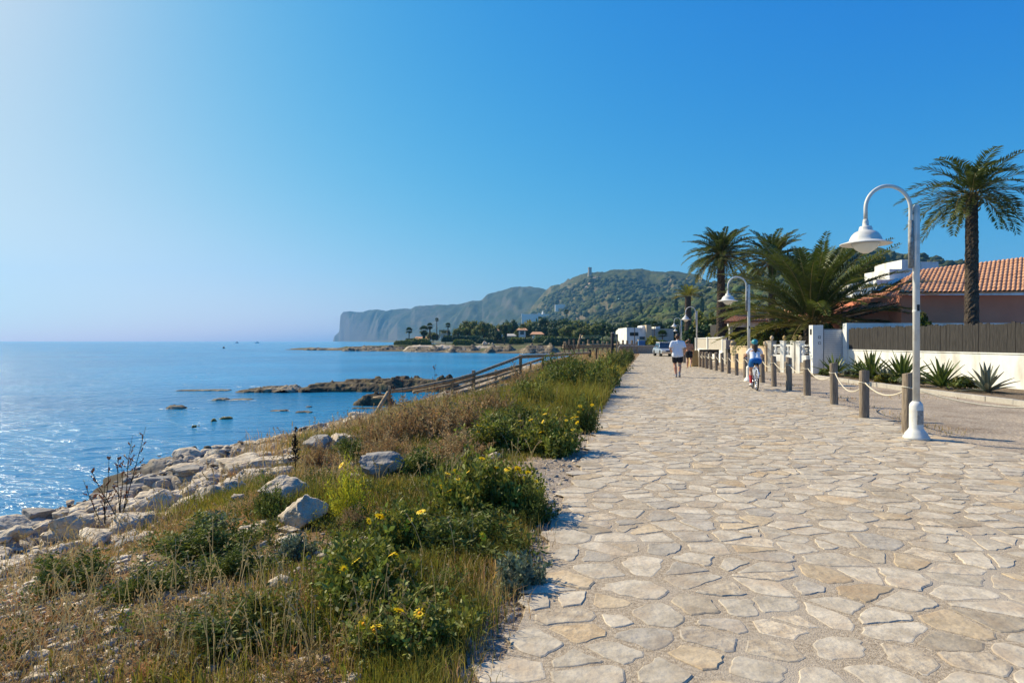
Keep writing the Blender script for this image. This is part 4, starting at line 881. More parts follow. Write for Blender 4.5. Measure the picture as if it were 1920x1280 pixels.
for i, (px, yb, d, L, m, n, lb) in enumerate([(1565,707,27.6,.95,'agave',34,'green spiky agave in front of the slatted gate'),(1610,711,26.5,.8,'agave',30,'smaller agave between the gate and the tallest agave'),(1634,715,25.0,1.15,'agave',40,'tallest upright agave before the white wall'),
      (1658,718,24.0,.6,'agaveg',26,'small grey-green agave between the two large ones'),(1692,720,23.5,1.15,'agave',38,'upright agave left of the nearest lamp pole'),(1668,722,23.2,.5,'agaveg',24,'low grey agave at the foot of the upright one'),(1765,732,20.6,1.0,'agave',34,'agave to the right of the nearest lamp'),(1850,740,18.8,.9,'agaveg',30,'grey agave farthest right before the white wall')]):
    x = (px-960)/F_PX*d; o = link('agave', agave_mesh('agave', n, L, .075*L+.01, 60+i, M_[m], 1.45, .1), None, (x, d, .0), i*1.1); tag(o, lb, 'agave', 'agaves in the bed by the white wall')
for i, (px, yb, d, r, h, m, lb) in enumerate([(1600,712,26.2,.42,.45,'leafgy','low silvery shrub beside the gate in the agave bed'),(1676,724,22.8,.5,.4,'leaf','low green shrub between the agaves left of the lamp'),(1655,722,23.0,.35,.3,'leafyl','small yellowish plant at the bed kerb'),(1715,728,21.6,.5,.45,'leafgy','silvery bush directly behind the nearest lamp pole'),(1800,738,19.6,.55,.5,'leaf','green shrub between the two rightmost agaves'),(1548,706,27.8,.4,.35,'leaf','little green shrub at the foot of the left gate pillar')]):
    x = (px-960)/F_PX*d; o = link('low_shrub', crown_mesh('low_shrub', r, r*.8, h*.5, 14, 1100, .07, 400+i, M_[m], low=-.3), None, (x, d, 0)); tag(o, lb, 'shrub', 'low shrubs in the agave bed')
# ---------------------------------------------------------------- tiled roofs
def tile_roof(mb, e0, e1, r0, r1, cols, rows, amp=.05, under=True, m=0):
    """e0-e1 eave, r0-r1 top edge (same order); barrel tiles run up the slope"""
    e0, e1, r0, r1 = map(Vector, (e0, e1, r0, r1)); nrm = (e1-e0).cross(r0-e0).normalized()
    if nrm.z < 0: nrm = -nrm
    nx = cols*6; v = []; 
    for j in range(rows+1):
        for top in ((0, 1) if 0 < j < rows else (0,)):
            t = j/rows; a = e0.lerp(r0, t); b = e1.lerp(r1, t); lift = .022*(1 if (top == 1 or j == 0) else 0)
            for i in range(nx+1):
                s = i/nx; ph = (s*cols) % 1.0; v.append(a.lerp(b, s)+nrm*(amp*abs(math.sin(PI*ph))+lift))
    nr = 2*rows; W = nx+1; f = [(j*W+i, j*W+i+1, (j+1)*W+i+1, (j+1)*W+i) for j in range(len(v)//W-1) for i in range(nx)]
    mb.add(v, f, m)
    if under:
        k = -nrm*.09; q = [e0+k, e1+k, r1+k, r0+k, e0, e1, r1, r0]; mb.add(q, [(3,2,1,0),(0,1,5,4),(1,2,6,5),(2,3,7,6),(3,0,4,7)], m)
# small tiled house on the left
e = empty('tiled_house', (16.6, 50, 0)); tag(e, 'low tiled-roof bungalow with dark porch behind the hedge and tall palm', 'house')
def rel(px, py, d, o=(16.6, 50, 0)): return at(px, py, d)-Vector(o)
mb = MB(); tile_roof(mb, rel(1358,604,49.5), rel(1500,601,49.5), rel(1395,582.5,53), rel(1480,582,53), 24, 9, .08); tile_roof(mb, rel(1358,604,49.5), rel(1395,582.5,53), rel(1372,598,56.5), rel(1395,583,53.2), 10, 4, .08)
mb.obj('roof', M_['tile'], e); a = rel(1366, 606, 50.1); b = rel(1392, 613, 50.1); c = rel(1495, 604, 50.1)
MB().box(a.x, c.x, .1, .4, b.z, a.z+.05).obj('fascia_wall', M_['wall'], e); MB().box(a.x+.4, c.x, 2.6, 6, -.05, b.z+.3).obj('wall', M_['slatdk'], e)
for x in (a.x+.1, a.x+1.5, a.x+3.2): MB().box(x, x+.25, .12, .38, -.05, b.z).obj('porch_post', M_['concrete'], e)
g = rel(1428, 573, 51.5); MB().box(g.x-.3, g.x+.3, 1.3, 1.9, 2.9, g.z+.1).obj('chimney', M_['concrete'], e)
# salmon house right
O = (20.0, 34, 0); e = empty('salmon_house', O); tag(e, 'salmon pink house with terracotta roof and white stepped parapets behind the white wall', 'house')
def rs_(px, py, d): return at(px, py, d)-Vector(O)
a = rs_(1574, 592, 35.2); b = rs_(1697, 566, 34.0)
mb = MB(); v = [(a.x, a.y, -.05),(b.x, b.y, -.05),(b.x+.9, b.y+9, -.05),(a.x+.9, a.y+9, -.05)]; v += [(v[0][0], v[0][1], a.z-.1),(v[1][0], v[1][1], b.z),(v[2][0], v[2][1], b.z+.8),(v[3][0], v[3][1], a.z)]
mb.add(v, [(0,1,5,4),(1,2,6,5),(2,3,7,6),(3,0,4,7),(4,5,6,7)]); mb.obj('wall', M_['salmon'], e)
c = rs_(1690, 556, 33.2); mb = MB(); mb.box(c.x, c.x+7, -.8, 6, -.05, 3.93); mb.obj('front_wall', M_['salmon'], e)
mb = MB(); tile_roof(mb, rs_(1586,592,34.6), rs_(1697,566,33.3), rs_(1600,566,41), rs_(1716,512,41), 20, 12, .06); mb.obj('roof', M_['tile'], e)
mb = MB(); tile_roof(mb, rs_(1684,549.5,32.4), rs_(1960,545,32.4), rs_(1712,508,37.5), rs_(1960,478,37.5), 30, 11, .06); mb.obj('roof', M_['tile'], e)
p0, p1, p2_, p3 = rs_(1634,552,36.9), rs_(1648,552,36.7), rs_(1695,528,38.9), rs_(1680,529,39.1); up = Vector((-.1,-.25,.38)); mb = MB(); vv = [p0, p1, p2_, p3]; mb.add([x+up*.15 for x in vv]+[x+up*.6 for x in vv], [(3,2,1,0),(4,5,6,7),(0,1,5,4),(1,2,6,5),(2,3,7,6),(3,0,4,7)]); mb.obj('skylight', M_['darkgl'], e)
def rbox(px0, px1, yt, yb, d, dep, nm='parapet', m='wall'):
    p = rs_(px0, yt, d); q = rs_(px1, yb, d); MB().box(p.x, q.x, p.y, p.y+dep, q.z, p.z).obj(nm, M_[m], e, bevel=.02)
rbox(1644.5, 1735, 524, 575, 42, 5); rbox(1667.5, 1691, 504, 523.5, 42.3, 3); rbox(1690.8, 1712, 487, 523, 42.4, 3.2); rbox(1720, 1760, 491, 523, 42.3, 3.4); rbox(1760.5,1990,500,560,42.2,4)
# eave timbers
mb = MB(); a = rs_(1590,596,34.8); b = rs_(1697,570,33.6)
for k in range(14): q = a.lerp(b, k/13); mb.box(q.x-.04, q.x+.04, q.y-.35, q.y+.7, q.z-.06, q.z+.06)
mb.obj('rafters', M_['bark'], e)
p = rs_(1576,598,34.9); MB().box(p.x+.1,p.x+.25,.8,1.0,0.02,p.z).obj('drain_pipe', M_['bark'], e)
# shrubs behind the walls
def shrub(px, yt, yb, d, w_px, seed, m, label, name='shrub', nleaf=3800, size=.12, hk=1):
    c = at(px, yb, d); k = d/F_PX; h = (yb-yt)*k; w = w_px*k
    o = link(name, crown_mesh(name, w/2, w/2*.9, h/2*hk, 26, nleaf, size, seed, M_[m], aspect=1.6, low=-.9), None, (c.x, d, c.z)); tag(o, label, 'shrub', 'garden shrubs behind the walls'); return o
shrub(1413, 618, 662, 40, 50, 1, 'leafdk', 'dark green shrub behind the beige wall, under the low roof')
shrub(1440, 605, 660, 39, 56, 2, 'leaf', 'bright green shrub behind the cyclist and the beige wall')
shrub(1470, 592, 665, 40, 62, 3, 'leafdk', 'tallest dense dark shrub left of the spreading palm')
shrub(1502, 590, 665, 40, 56, 4, 'leafdk', 'dark shrub directly behind the spreading palm trunk')
shrub(1550, 610, 665, 34, 40, 5, 'leafdk', 'dark shrub behind the left gate pillar')
shrub(1563, 628, 660, 33, 26, 6, 'leafyl', 'small yellowish shrub peeping over the slatted gate')
shrub(1735, 585, 650, 29.5, 34, 7, 'leaf', 'green shrub behind the board screen right of the lamp pole')
shrub(1395, 630, 665, 42, 34, 8, 'leaf', 'small light shrub left of the dark shrubs by the beige wall')
shrub(1322, 598, 655, 70, 44, 9, 'leaf', 'round garden tree above the left end of the slatted fence', nleaf=3000, size=.2)
shrub(1312, 586, 652, 74, 34, 10, 'leafyl', 'yellow-green tree crown behind the third lamp', nleaf=2500, size=.2)
shrub(1336, 590, 655, 72, 30, 19, 'leaf', 'bushy green tree immediately left of the tall palm trunk', nleaf=2500, size=.2)
shrub(1300, 610, 662, 66, 34, 11, 'leafdk', 'dark tree between the third lamp and the slatted fence', nleaf=2500, size=.2)
for i, (px, w) in enumerate(((1333,20),(1347,16),(1358,18),(1378,20))): shrub(px, 624, 640, 56-i*2, w, 12+i, 'leafyl', ['clipped yellow-green shrub over the left slat panel','clipped yellow-green shrub at the foot of the tall palm','clipped yellow-green shrub right of the tall palm','clipped yellow-green shrub over the tan gate pillar'][i], nleaf=900)
gd = hedge(1306, 1352, 612, 664, 66, 3, 20, 'dark tall hedge behind the slatted fence', 'leafdk'); 
hedge(1590, 1960, 612, 650, 33.5, 1.5, 22, 'dark hedge at the foot of the salmon house', 'leafdk')
shrub(1640, 480, 640, 62, 110, 23, 'leaf', 'large dark green tree behind the salmon house roof', 'tree', 6000, .22, 1.0)
shrub(1590, 520, 650, 58, 80, 24, 'leafdk', 'dark tree behind the right side of the spreading palm', 'tree', 5000, .22)
# ---------------------------------------------------------------- people
def cap_mesh(V, F, p0, r0, p1, r1, n=12):
    p0 = np.array(p0, float); p1 = np.array(p1, float); d = p1-p0; L = np.linalg.norm(d); d = d/L if L > 1e-6 else np.array([0,0,1.])
    a = np.cross(d, [1,0,0] if abs(d[0]) < .9 else [0,1,0]); a /= np.linalg.norm(a); b = np.cross(d, a); rings = []
    for t in np.linspace(-PI/2*.96, 0, 4): rings.append((p0+d*r0*math.sin(t), r0*math.cos(t)))
    for t in np.linspace(0, PI/2*.96, 4): rings.append((p1+d*r1*math.sin(t), r1*math.cos(t)))
    b0 = len(V)
    for c, r in rings:
        for k in range(n): t = 2*PI*k/n; V.append(c+(a*math.cos(t)+b*math.sin(t))*r)
    m = len(rings)
    for i in range(m-1):
        for k in range(n): F.append((b0+i*n+k, b0+i*n+(k+1)%n, b0+(i+1)*n+(k+1)%n, b0+(i+1)*n+k))
    F.append(tuple(b0+k for k in range(n))[::-1]); F.append(tuple(b0+(m-1)*n+k for k in range(n)))
def remesh(name, caps, voxel, mats, parent, squash=None, smooth=3):
    V = []; F = []
    for c in caps: cap_mesh(V, F, *c)
    me = bpy.data.meshes.new('t'); me.from_pydata([tuple(v) for v in V], [], F); o = bpy.data.objects.new('t', me); C.objects.link(o)
    m = o.modifiers.new('r', 'REMESH'); m.mode = 'VOXEL'; m.voxel_size = voxel; s = o.modifiers.new('s', 'SMOOTH'); s.iterations = smooth; s.factor = .6
    bpy.context.view_layer.update(); dg = bpy.context.evaluated_depsgraph_get(); r = bpy.data.meshes.new_from_object(o.evaluated_get(dg)); r.name = name
    bpy.data.objects.remove(o); r.materials.clear(); r.materials.append(mats); r.polygons.foreach_set('use_smooth', [True]*len(r.polygons))
    return link(name, r, parent)
def hand_caps(w, d, side, curl=.9, k=1):
    """palm and five fingers from wrist w along d; side = direction of the thumb"""
    w, d, side = (Vector(q) for q in (w, d, side)); d.normalize(); side = (side-d*side.dot(d)).normalized(); nn = d.cross(side).normalized(); out = []
    for q in (-1, -.33, .33, 1): out.append((w+side*.008*q, .013*k, w+d*.085*k+side*.028*q*k, .011*k))
    for q, ln in ((1,.07),(.33,.08),(-.33,.075),(-1,.058)):
        a = w+d*.085*k+side*.028*q*k; b = a+(d*math.cos(curl*.5)+nn*math.sin(curl*.5))*ln*.5*k; c = b+(d*math.cos(curl*1.3)+nn*math.sin(curl*1.3))*ln*.5*k
        out += [(a, .0085*k, b, .008*k), (b, .008*k, c, .007*k)]
    a = w+d*.02*k+side*.02*k; b = a+(d*.6+side*.8)*.04*k; c = b+(d*.9+side*.25+nn*.3)*.03*k
    return out+[(a, .011*k, b, .0095*k), (b, .0095*k, c, .008*k)]
def human(J, skin, parent, k=1, bare=False, waist=.115):
    P = {n: Vector(v) for n, v in J.items()}; caps = []
    lr = lambda a, b, t: P[a].lerp(P[b], t)
    sl, sr, ch, pe, nk, hd = P['shL'], P['shR'], P['chest'], P['pelvis'], P['neck'], P['head']
    w = .105*k
    for s_ in (-1, 1):
        x = Vector((s_*.075*k, 0, 0)); caps += [(pe+x*.9, .105*k, ch+x*.8-Vector((0,0,.17*k)), waist*.9*k), (ch+x*.8-Vector((0,0,.17*k)), waist*.9*k, ch+x+Vector((0,0,.02)), .115*k)]
    caps += [(sl.lerp(sr,.12), .062*k, sl.lerp(sr,.88), .062*k), (ch+Vector((-.09*k,0,.03)), .10*k, ch+Vector((.09*k,0,.03)), .10*k), (ch, .09*k, nk, .055*k), (nk, .052*k, hd-Vector((0,0,.05*k)), .052*k)]
    caps += [(hd+Vector((0,-.015,.015))*k, .090*k, hd+Vector((0,.02,.0))*k, .082*k), (hd+Vector((0,.03,-.05))*k, .062*k, hd+Vector((0,.055,-.09))*k, .032*k), (hd+Vector((0,.10,-.015))*k, .014*k, hd+Vector((0,.115,-.035))*k, .014*k)]
    for s_ in (-1, 1): caps += [(hd+Vector((s_*.088,.0,.012))*k, .014*k, hd+Vector((s_*.09,.004,-.03))*k, .011*k), (hd+Vector((s_*.033,.085,.02))*k, .014*k, hd+Vector((s_*.045,.08,.02))*k, .012*k)]
    caps.append((hd+Vector((-.02,.095,-.058))*k, .012*k, hd+Vector((.02,.095,-.058))*k, .012*k))
    for S in 'LR':
        sh, el, wr = P['sh'+S], P['el'+S], P['wr'+S]; hp, kn, an, to = P['hip'+S], P['kn'+S], P['an'+S], P['to'+S]
        caps += [(sh, .057*k, sh.lerp(el,.35), .050*k), (sh.lerp(el,.35), .050*k, el, .038*k), (el, .040*k, el.lerp(wr,.3), .041*k), (el.lerp(wr,.3), .041*k, wr, .025*k)]
        caps += [(hp, .098*k, hp.lerp(kn,.4), .088*k), (hp.lerp(kn,.4), .088*k, kn, .058*k), (kn, .054*k, kn.lerp(an,.3)+Vector((0,-.022,0))*k, .063*k), (kn.lerp(an,.3)+Vector((0,-.022,0))*k, .063*k, an, .036*k), (an, .036*k, an+Vector((0,-.03,-.03))*k, .034*k), (an, .034*k, to, .026*k)]
        caps += hand_caps(wr, P.get('hd'+S, wr+(wr-el))-wr, (-.3 if S == 'R' else .3, .2, 1), .9, k)
    return remesh('body', caps, .011, skin, parent)
def eyes(e, hd, k=1):
    for s_ in (-1, 1): MB().lathe([(.001,-.01),(.008,-.006),(.011,0),(.008,.006),(.001,.01)], 10, c=(hd[0]+s_*.034*k, hd[1]+.091*k, hd[2]+.012*k)).obj('eye', M_['black'], e)
def jog():
    d = 27.2; k = 1.05; e = empty('person', ((1270.5-960)/F_PX*d, d, 0), R(-14)); e.scale = (1.1,1.05,1.0); tag(e, 'jogger seen from behind in white t-shirt, black shorts and dark running shoes', 'person')
    J = dict(pelvis=(0,0,1.0), chest=(0,.03,1.36), neck=(0,.02,1.56), head=(0,.045,1.735), shL=(-.195,.01,1.49), shR=(.195,.01,1.49), elL=(-.275,-.07,1.2), elR=(.285,-.10,1.21), wrL=(-.235,.15,1.11), wrR=(.265,.10,1.03),
             hipL=(-.095,0,.97), hipR=(.095,0,.97), knL=(-.10,.10,.54), knR=(.085,.02,.53), anL=(-.055,-.02,.10), anR=(.065,-.16,.15), toL=(-.06,.13,.04), toR=(.075,-.04,.045))
    human(J, M_['skin'], e, k); hd = J['head']; V = Vector
    remesh('hair', [((0,.01,1.785), .094, (0,.05,1.79), .088), ((0,-.03,1.745), .089, (0,-.02,1.69), .07), ((-.045,.0,1.76), .055,(.045,.0,1.76),.055)], .012, M_['hair'], e); eyes(e, hd, k)
    sh = [((-.085,.0,1.02), .125, (-.075,.01,1.22), .118), ((.085,0,1.02), .125, (.075,.01,1.22), .118), ((0,-.0,.97), .125, (0,.0,1.1), .125), ((-.075,.01,1.22), .12, (-.095,.03,1.42), .127), ((.075,.01,1.22), .12, (.095,.03,1.42), .127), ((-.165,.01,1.485), .08, (.165,.01,1.485), .08), ((0,.02,1.44), .12, (0,.02,1.52), .085),
          ((-.195,.01,1.48), .077, (-.25,-.035,1.30), .074), ((.195,.01,1.48), .077, (.255,-.05,1.30), .074), ((-.085,0,.93), .134, (-.085,0,1.0), .130), ((.085,0,.93), .134, (.085,0,1.0), .130)]
    remesh('t_shirt', sh, .014, M_['shirt'], e)
    so = [((-.09,0,.93), .120, (-.10,.05,.70), .112), ((.09,0,.93), .120, (.098,.01,.70), .112)]
    remesh('shorts', so, .014, M_['blackc'], e)
    for S, a, t in (('L', J['anL'], J['toL']), ('R', J['anR'], J['toR'])):
        remesh('shoe', [((a[0],a[1]-.05,a[2]-.055), .042, (t[0],t[1]+.02,t[2]+.0), .040), ((a[0],a[1]-.02,a[2]-.02), .046, (t[0],t[1]-.08,t[2]+.02), .042), ((t[0],t[1]-.08,t[2]), .044, (t[0],t[1],t[2]), .046)], .01, M_['shoe'], e)
        remesh('sock', [((a[0],a[1],a[2]), .044, (a[0],a[1]+.02,a[2]+.08), .043)], .01, M_['shoe'], e)
jog()
def walker():
    d = 36.3; k = .95; e = empty('person', ((1292-960)/F_PX*d, d, 0), R(-12)); tag(e, 'bare-chested walker in dark shorts with one arm raised to the head, right of the jogger', 'person')
    J = dict(pelvis=(0,0,.90), chest=(0,.03,1.22), neck=(0,.02,1.40), head=(0,.04,1.56), shL=(-.18,.01,1.35), shR=(.18,.01,1.34), elL=(-.36,.05,1.30), elR=(.225,-.04,1.07), wrL=(-.17,.03,1.50), wrR=(.22,.08,.86),
             hipL=(-.085,0,.87), hipR=(.085,0,.87), knL=(-.07,.10,.48), knR=(.10,-.06,.47), anL=(-.08,.02,.08), anR=(.09,-.30,.22), toL=(-.085,.16,.035), toR=(.09,-.22,.10))
    human(J, M_['skint'], e, k, waist=.118); eyes(e, J['head'], k)
    remesh('hair', [((0,.01,1.60), .088, (0,.05,1.605), .083), ((0,-.03,1.565), .083, (0,-.02,1.50), .075), ((-.03,-.05,1.50), .04,(.03,-.05,1.46),.04)], .012, M_['hair'], e)
    remesh('shorts', [((-.085,0,.86), .118, (-.08,.05,.66), .105), ((.085,0,.86), .118, (.095,-.03,.66), .105), ((-.06,0,.90), .118, (.06,0,.90), .118)], .014, M_['blackc'], e)
walker()
# ---------------------------------------------------------------- bicycle and rider
BD = 20.3; BX = (1415-960)/F_PX*BD; BR = R(-13)
def bicycle():
    e = empty('bicycle', (BX, BD, 0), BR); tag(e, 'bicycle with pale blue frame ridden by the girl in blue shorts', 'bicycle'); r = .325
    for y in (-.49, .49):
        w = MB(); w.tube([(0, y+(r-.02)*math.cos(a), r+(r-.02)*math.sin(a)) for a in np.linspace(0, 2*PI, 41)], .021, 8, cap=False); wo = w.obj('wheel', M_['tyre'], e)
        w = MB(); w.tube([(0, y+(r-.048)*math.cos(a), r+(r-.048)*math.sin(a)) for a in np.linspace(0, 2*PI, 41)], .012, 6, cap=False); w.obj('rim', M_['chrome'], wo)
        w = MB()
        for k in range(24): a = 2*PI*k/24; w.tube([(.022*(-1)**k, y, r), (0, y+(r-.05)*math.cos(a), r+(r-.05)*math.sin(a))], .0022, 4)
        w.tube([(-.045,y,r),(.045,y,r)], .016, 10); w.obj('spokes', M_['chrome'], wo)
        w = MB(); a_ = np.linspace(.25, 2.9, 14) if y < 0 else np.linspace(.7, 2.7, 12); w.tube([(0, y+(r+.025)*math.cos(a), r+(r+.025)*math.sin(a)) for a in a_], .02, 6); w.obj('mudguard', M_['framep'], e)
    bb = (0,-.06,.28); st = (0,-.17,.72); ht = (0,.34,.80); hb = (0,.37,.66)
    f = MB(); f.tube([bb, st], .016); f.tube([hb, bb], .019); f.tube([ht, (0,-.14,.60)], .016); f.tube([ht, hb], .019)
    for s in (-1, 1): f.tube([(s*.05,-.49,r),(s*.03,-.15,.66)], .009); f.tube([(s*.05,-.49,r),(s*.03,-.07,.28)], .01); f.tube([(s*.05,.49,r),(s*.05,.43,.62),(s*.02,.38,.66)], .012)
    f.obj('frame', M_['framep'], e)
    s = MB(); s.tube([(0,-.17,.71),(0,-.19,.80)], .013); s.obj('seat_post', M_['chrome'], e)
    remesh('saddle', [((-.05,-.26,.82), .035, (0,-.05,.825), .02), ((.05,-.26,.82), .035, (0,-.05,.825), .02)], .01, M_['blackc'], e)
    h = MB(); h.tube([(0,.34,.80),(0,.33,.95)], .013); h.tube([(-.27,.27,1.0),(-.2,.33,1.0),(0,.36,.96),(.2,.33,1.0),(.27,.27,1.0)], .011); h.obj('handlebar', M_['chrome'], e)
    for s_ in (-1,1): MB().tube([(s_*.27,.27,1.0),(s_*.31,.17,1.0)], .017).obj('grip', M_['black'], e)
    c = MB(); c.tube([(-.075,-.06,.28),(-.075,-.04,.115)], .009); c.tube([(.075,-.06,.28),(.075,-.08,.445)], .009); c.lathe([(.085,-.003),(.085,.003)], 20, c=(0,0,0)) if False else None; c.tube([(-.075,-.06,.28),(.075,-.06,.28)], .018); c.obj('crank', M_['chrome'], e)
    for x, y, z in ((-.125,-.04,.115),(.125,-.08,.445)): MB().box(x-.045,x+.045,y-.03,y+.03,z-.01,z+.01).obj('pedal', M_['black'], e, bevel=.004)
    MB().box(-.03,.03,-.335,-.315,.66,.74).obj('rear_light', M_['shoew'], e, bevel=.006)
bicycle()
def rider():
    e = empty('person', (BX, BD, 0), BR); tag(e, 'girl cycling away in teal helmet, white t-shirt and blue shorts with long dark hair', 'person'); k = .86
    J = dict(pelvis=(0,-.17,.93), chest=(0,-.04,1.17), neck=(0,.0,1.32), head=(0,.03,1.455), shL=(-.145,-.01,1.27), shR=(.145,-.01,1.27), elL=(-.25,.10,1.10), elR=(.25,.10,1.10), wrL=(-.285,.18,1.04), wrR=(.285,.18,1.04), hdL=(-.285,.28,1.03), hdR=(.285,.28,1.03),
             hipL=(-.085,-.15,.90), hipR=(.085,-.15,.90), knL=(-.105,.14,.60), knR=(.10,.22,.84), anL=(-.115,-.06,.21), anR=(.115,-.08,.54), toL=(-.125,.06,.155), toR=(.125,.04,.49))
    human(J, M_['skin'], e, k); eyes(e, J['head'], k)
    remesh('hair', [((0,-.03,1.46), .085, (0,-.05,1.36), .075), ((0,-.06,1.40), .078, (.015,-.10,1.20), .045), ((-.05,-.03,1.38), .04, (-.055,-.05,1.26), .028), ((.055,-.03,1.40), .04, (.06,-.06,1.24), .03), ((.01,-.1,1.2), .04,(.03,-.11,1.12),.018)], .012, M_['hair'], e)
    remesh('helmet', [((0,-.04,1.51), .098, (0,.07,1.51), .093), ((0,-.07,1.475), .07, (0,.10,1.48), .06)], .012, M_['teal'], e)
    remesh('t_shirt', [((-.07,-.15,.98), .10, (-.06,-.09,1.08), .095), ((.07,-.15,.98), .10, (.06,-.09,1.08), .095), ((-.06,-.09,1.08), .096, (-.065,-.03,1.2), .10), ((.06,-.09,1.08), .096, (.065,-.03,1.2), .10), ((-.125,-.01,1.26), .066, (.125,-.01,1.26), .066), ((-.14,-.01,1.26), .064, (-.20,.05,1.175), .06), ((.14,-.01,1.26), .064, (.20,.05,1.175), .06), ((-.04,-.15,.96),.105,(.04,-.15,.96),.105)], .012, M_['shirt'], e)
    remesh('shorts', [((-.08,-.17,.91), .115, (-.10,.0,.78), .095), ((.08,-.17,.91), .115, (.095,.02,.87), .092), ((-.05,-.17,.93), .115, (.05,-.17,.93), .115)], .013, M_['bluec'], e)
    remesh('sock', [((-.115,-.06,.21), .041, (-.11,.05,.44), .058)], .011, M_['red'], e)
    for a, t in ((J['anL'], J['toL']), (J['anR'], J['toR'])):
        remesh('shoe', [((a[0],a[1]-.03,a[2]-.035), .036, (t[0],t[1]+.02,t[2]), .033), ((a[0],a[1],a[2]-.01), .040, (t[0],t[1]-.05,t[2]+.012), .036)], .009, M_['shoew'], e)
rider()
# ---------------------------------------------------------------- car
def car():
    d = 63; e = empty('parked_car', ((1256.5-960)/F_PX*d, d, 0)); tag(e, 'silver car with pale roof facing the viewer at the far end of the promenade', 'car'); W = .86
    prof = [(0,.30),(-.02,.50),(.10,.66),(1.1,.80),(3.9,.84),(4.05,.6),(4.05,.3)]; v = []
    for x in (-W, W):
        for y, z in prof: v.append((x*(.93 if z > .6 else 1), y, z))
    n = len(prof); f = [tuple(range(n)), tuple(range(2*n-1, n-1, -1))]+[(i, n+i, n+(i+1)%n, (i+1)%n) for i in range(n)]
    MB().add(v, f).obj('body', M_['carp'], e, bevel=.04)
    g = MB(); w0, w1 = W*.92, W*.74; v = [(-w0,1.05,.79),(w0,1.05,.79),(w0,3.7,.83),(-w0,3.7,.83),(-w1,1.75,1.36),(w1,1.75,1.36),(w1,3.2,1.36),(-w1,3.2,1.36)]; g.add(v, [(0,1,5,4),(1,2,6,5),(2,3,7,6),(3,0,4,7),(4,5,6,7)]); g.obj('windscreen', M_['darkgl'], e)
    MB().box(-w1-.03, w1+.03, 1.7, 3.25, 1.361, 1.43).obj('roof', M_['shoew'], e, bevel=.02)
    for s in (-1, 1):
        g = MB(); g.tube([(s*w0,1.05,.79),(s*w1,1.75,1.37)], .035, 6); g.obj('pillar', M_['carp'], e)
        MB().box(s*.62-.16, s*.62+.16, -.035, .05, .52, .62).obj('headlight', M_['glass'], e, bevel=.01)
        for y in (.75, 3.3):
            t = MB(); t.tube([(s*.66,y,.32),(s*.87,y,.32)], .32, 24, smooth=False); wo = t.obj('wheel', M_['tyre'], e); t = MB(); t.tube([(s*.865,y,.32),(s*.882,y,.32)], .19, 16, smooth=False); t.obj('rim', M_['chrome'], wo)
        MB().box(s*.98-.1, s*.98+.1, 1.2, 1.3, .85, .98).obj('mirror', M_['carp'], e, bevel=.01)
    MB().box(-.84,.84,-.10,-.0,.28,.45).obj('bumper', M_['beige'], e, bevel=.02); MB().box(-.4,.4,-.045,-.02,.47,.6).obj('grille', M_['black'], e)
car()
# ---------------------------------------------------------------- fences on the sea side
def P3(px, py, d): return at(px, py, d)
def beam(mb, a, b, w=.05, hgt=None): 
    a, b = Vector(a), Vector(b); mb.tube([a, a.lerp(b,.33)+Vector((0,0,random.uniform(-.012,.012))), a.lerp(b,.66)+Vector((0,0,random.uniform(-.012,.012))), b], [w, w*1.05, w*.97, w], 8); return mb
def sqpost(px, yt, yb, d, w, name, par, m='woodfence'):
    a = P3(px, yt, d); b = P3(px, yb, d); o = MB().box(-w/2, w/2, -w/2, w/2, b.z-.3-a.z, 0).obj(name, M_[m], par, None, None, bevel=.008)
    o.location = a-(par.location if par else Vector()); return o
e = empty('near_handrail', P3(975, 708.5, 28.4)); tag(e, 'nearer wooden handrail of the beach ramp with thick end post and three descending rails', 'handrail', 'wooden handrails of the beach ramp')
def rail(pts, w, par, m='woodfence', name='rail'):
    for i in range(len(pts)-1):
        mb = MB(); beam(mb, P3(*pts[i])-par.location, P3(*pts[i+1])-par.location, w*1.3); mb.obj(name, M_[m], par)
sqpost(976, 664.5, 709, 28.4, .14, 'post', e); sqpost(888, 694, 746, 24.1, .13, 'post', e)
rail([(978,667.5,28.3),(888,702,24.0),(846,713,22.8),(770,728.5,21.6),(731,734,20.9)], .05, e); rail([(976,700,28.3),(888,730,24.0),(848,742,22.8)], .055, e)
rail([(975,685,28.4),(888,710,24.0),(846,722,22.9),(775,735,21.8)], .045, e)
sqpost(848, 712, 760, 22.9, .11, 'post', e); rail([(975,692,28.4),(888,719.5,24.1),(848,731,22.9)], .04, e)
e = empty('far_handrail', P3(1018, 694, 33)); tag(e, 'farther wooden handrail of the beach ramp running behind the nearer one', 'handrail', 'wooden handrails of the beach ramp')
sqpost(1018, 670.5, 697, 33, .14, 'post', e); sqpost(930, 693, 736, 29.3, .13, 'post', e); sqpost(995, 679, 712, 32, .09, 'post', e)
rail([(1018,672,33),(976,686,31),(930,701,29.3),(888,708,28.2),(840,716,27.2)], .05, e); rail([(1018,690,33),(976,704,31),(930,717.5,29.3),(850,738,27)], .05, e)
e = empty('top_handrail', P3(1100, 662, 45)); tag(e, 'level wooden handrail from the thick ramp post toward the far fence', 'handrail', 'wooden handrails of the beach ramp')
rail([(978,668.5,28.6),(1040,666,35),(1106,661.5,45)], .06, e); sqpost(1106, 655, 672, 45, .18, 'post', e, 'bark'); sqpost(1118, 653, 680, 40, .09, 'post', e, 'bark')
e = empty('ramp_deck', P3(950, 705, 30)); tag(e, 'pale wooden ramp planks descending to the beach between the handrails', 'ramp'); mb = MB()
a0, a1 = P3(1022, 697, 33), P3(1000, 704, 28.6); b0, b1 = P3(846, 744, 27), P3(850, 757, 23.2)
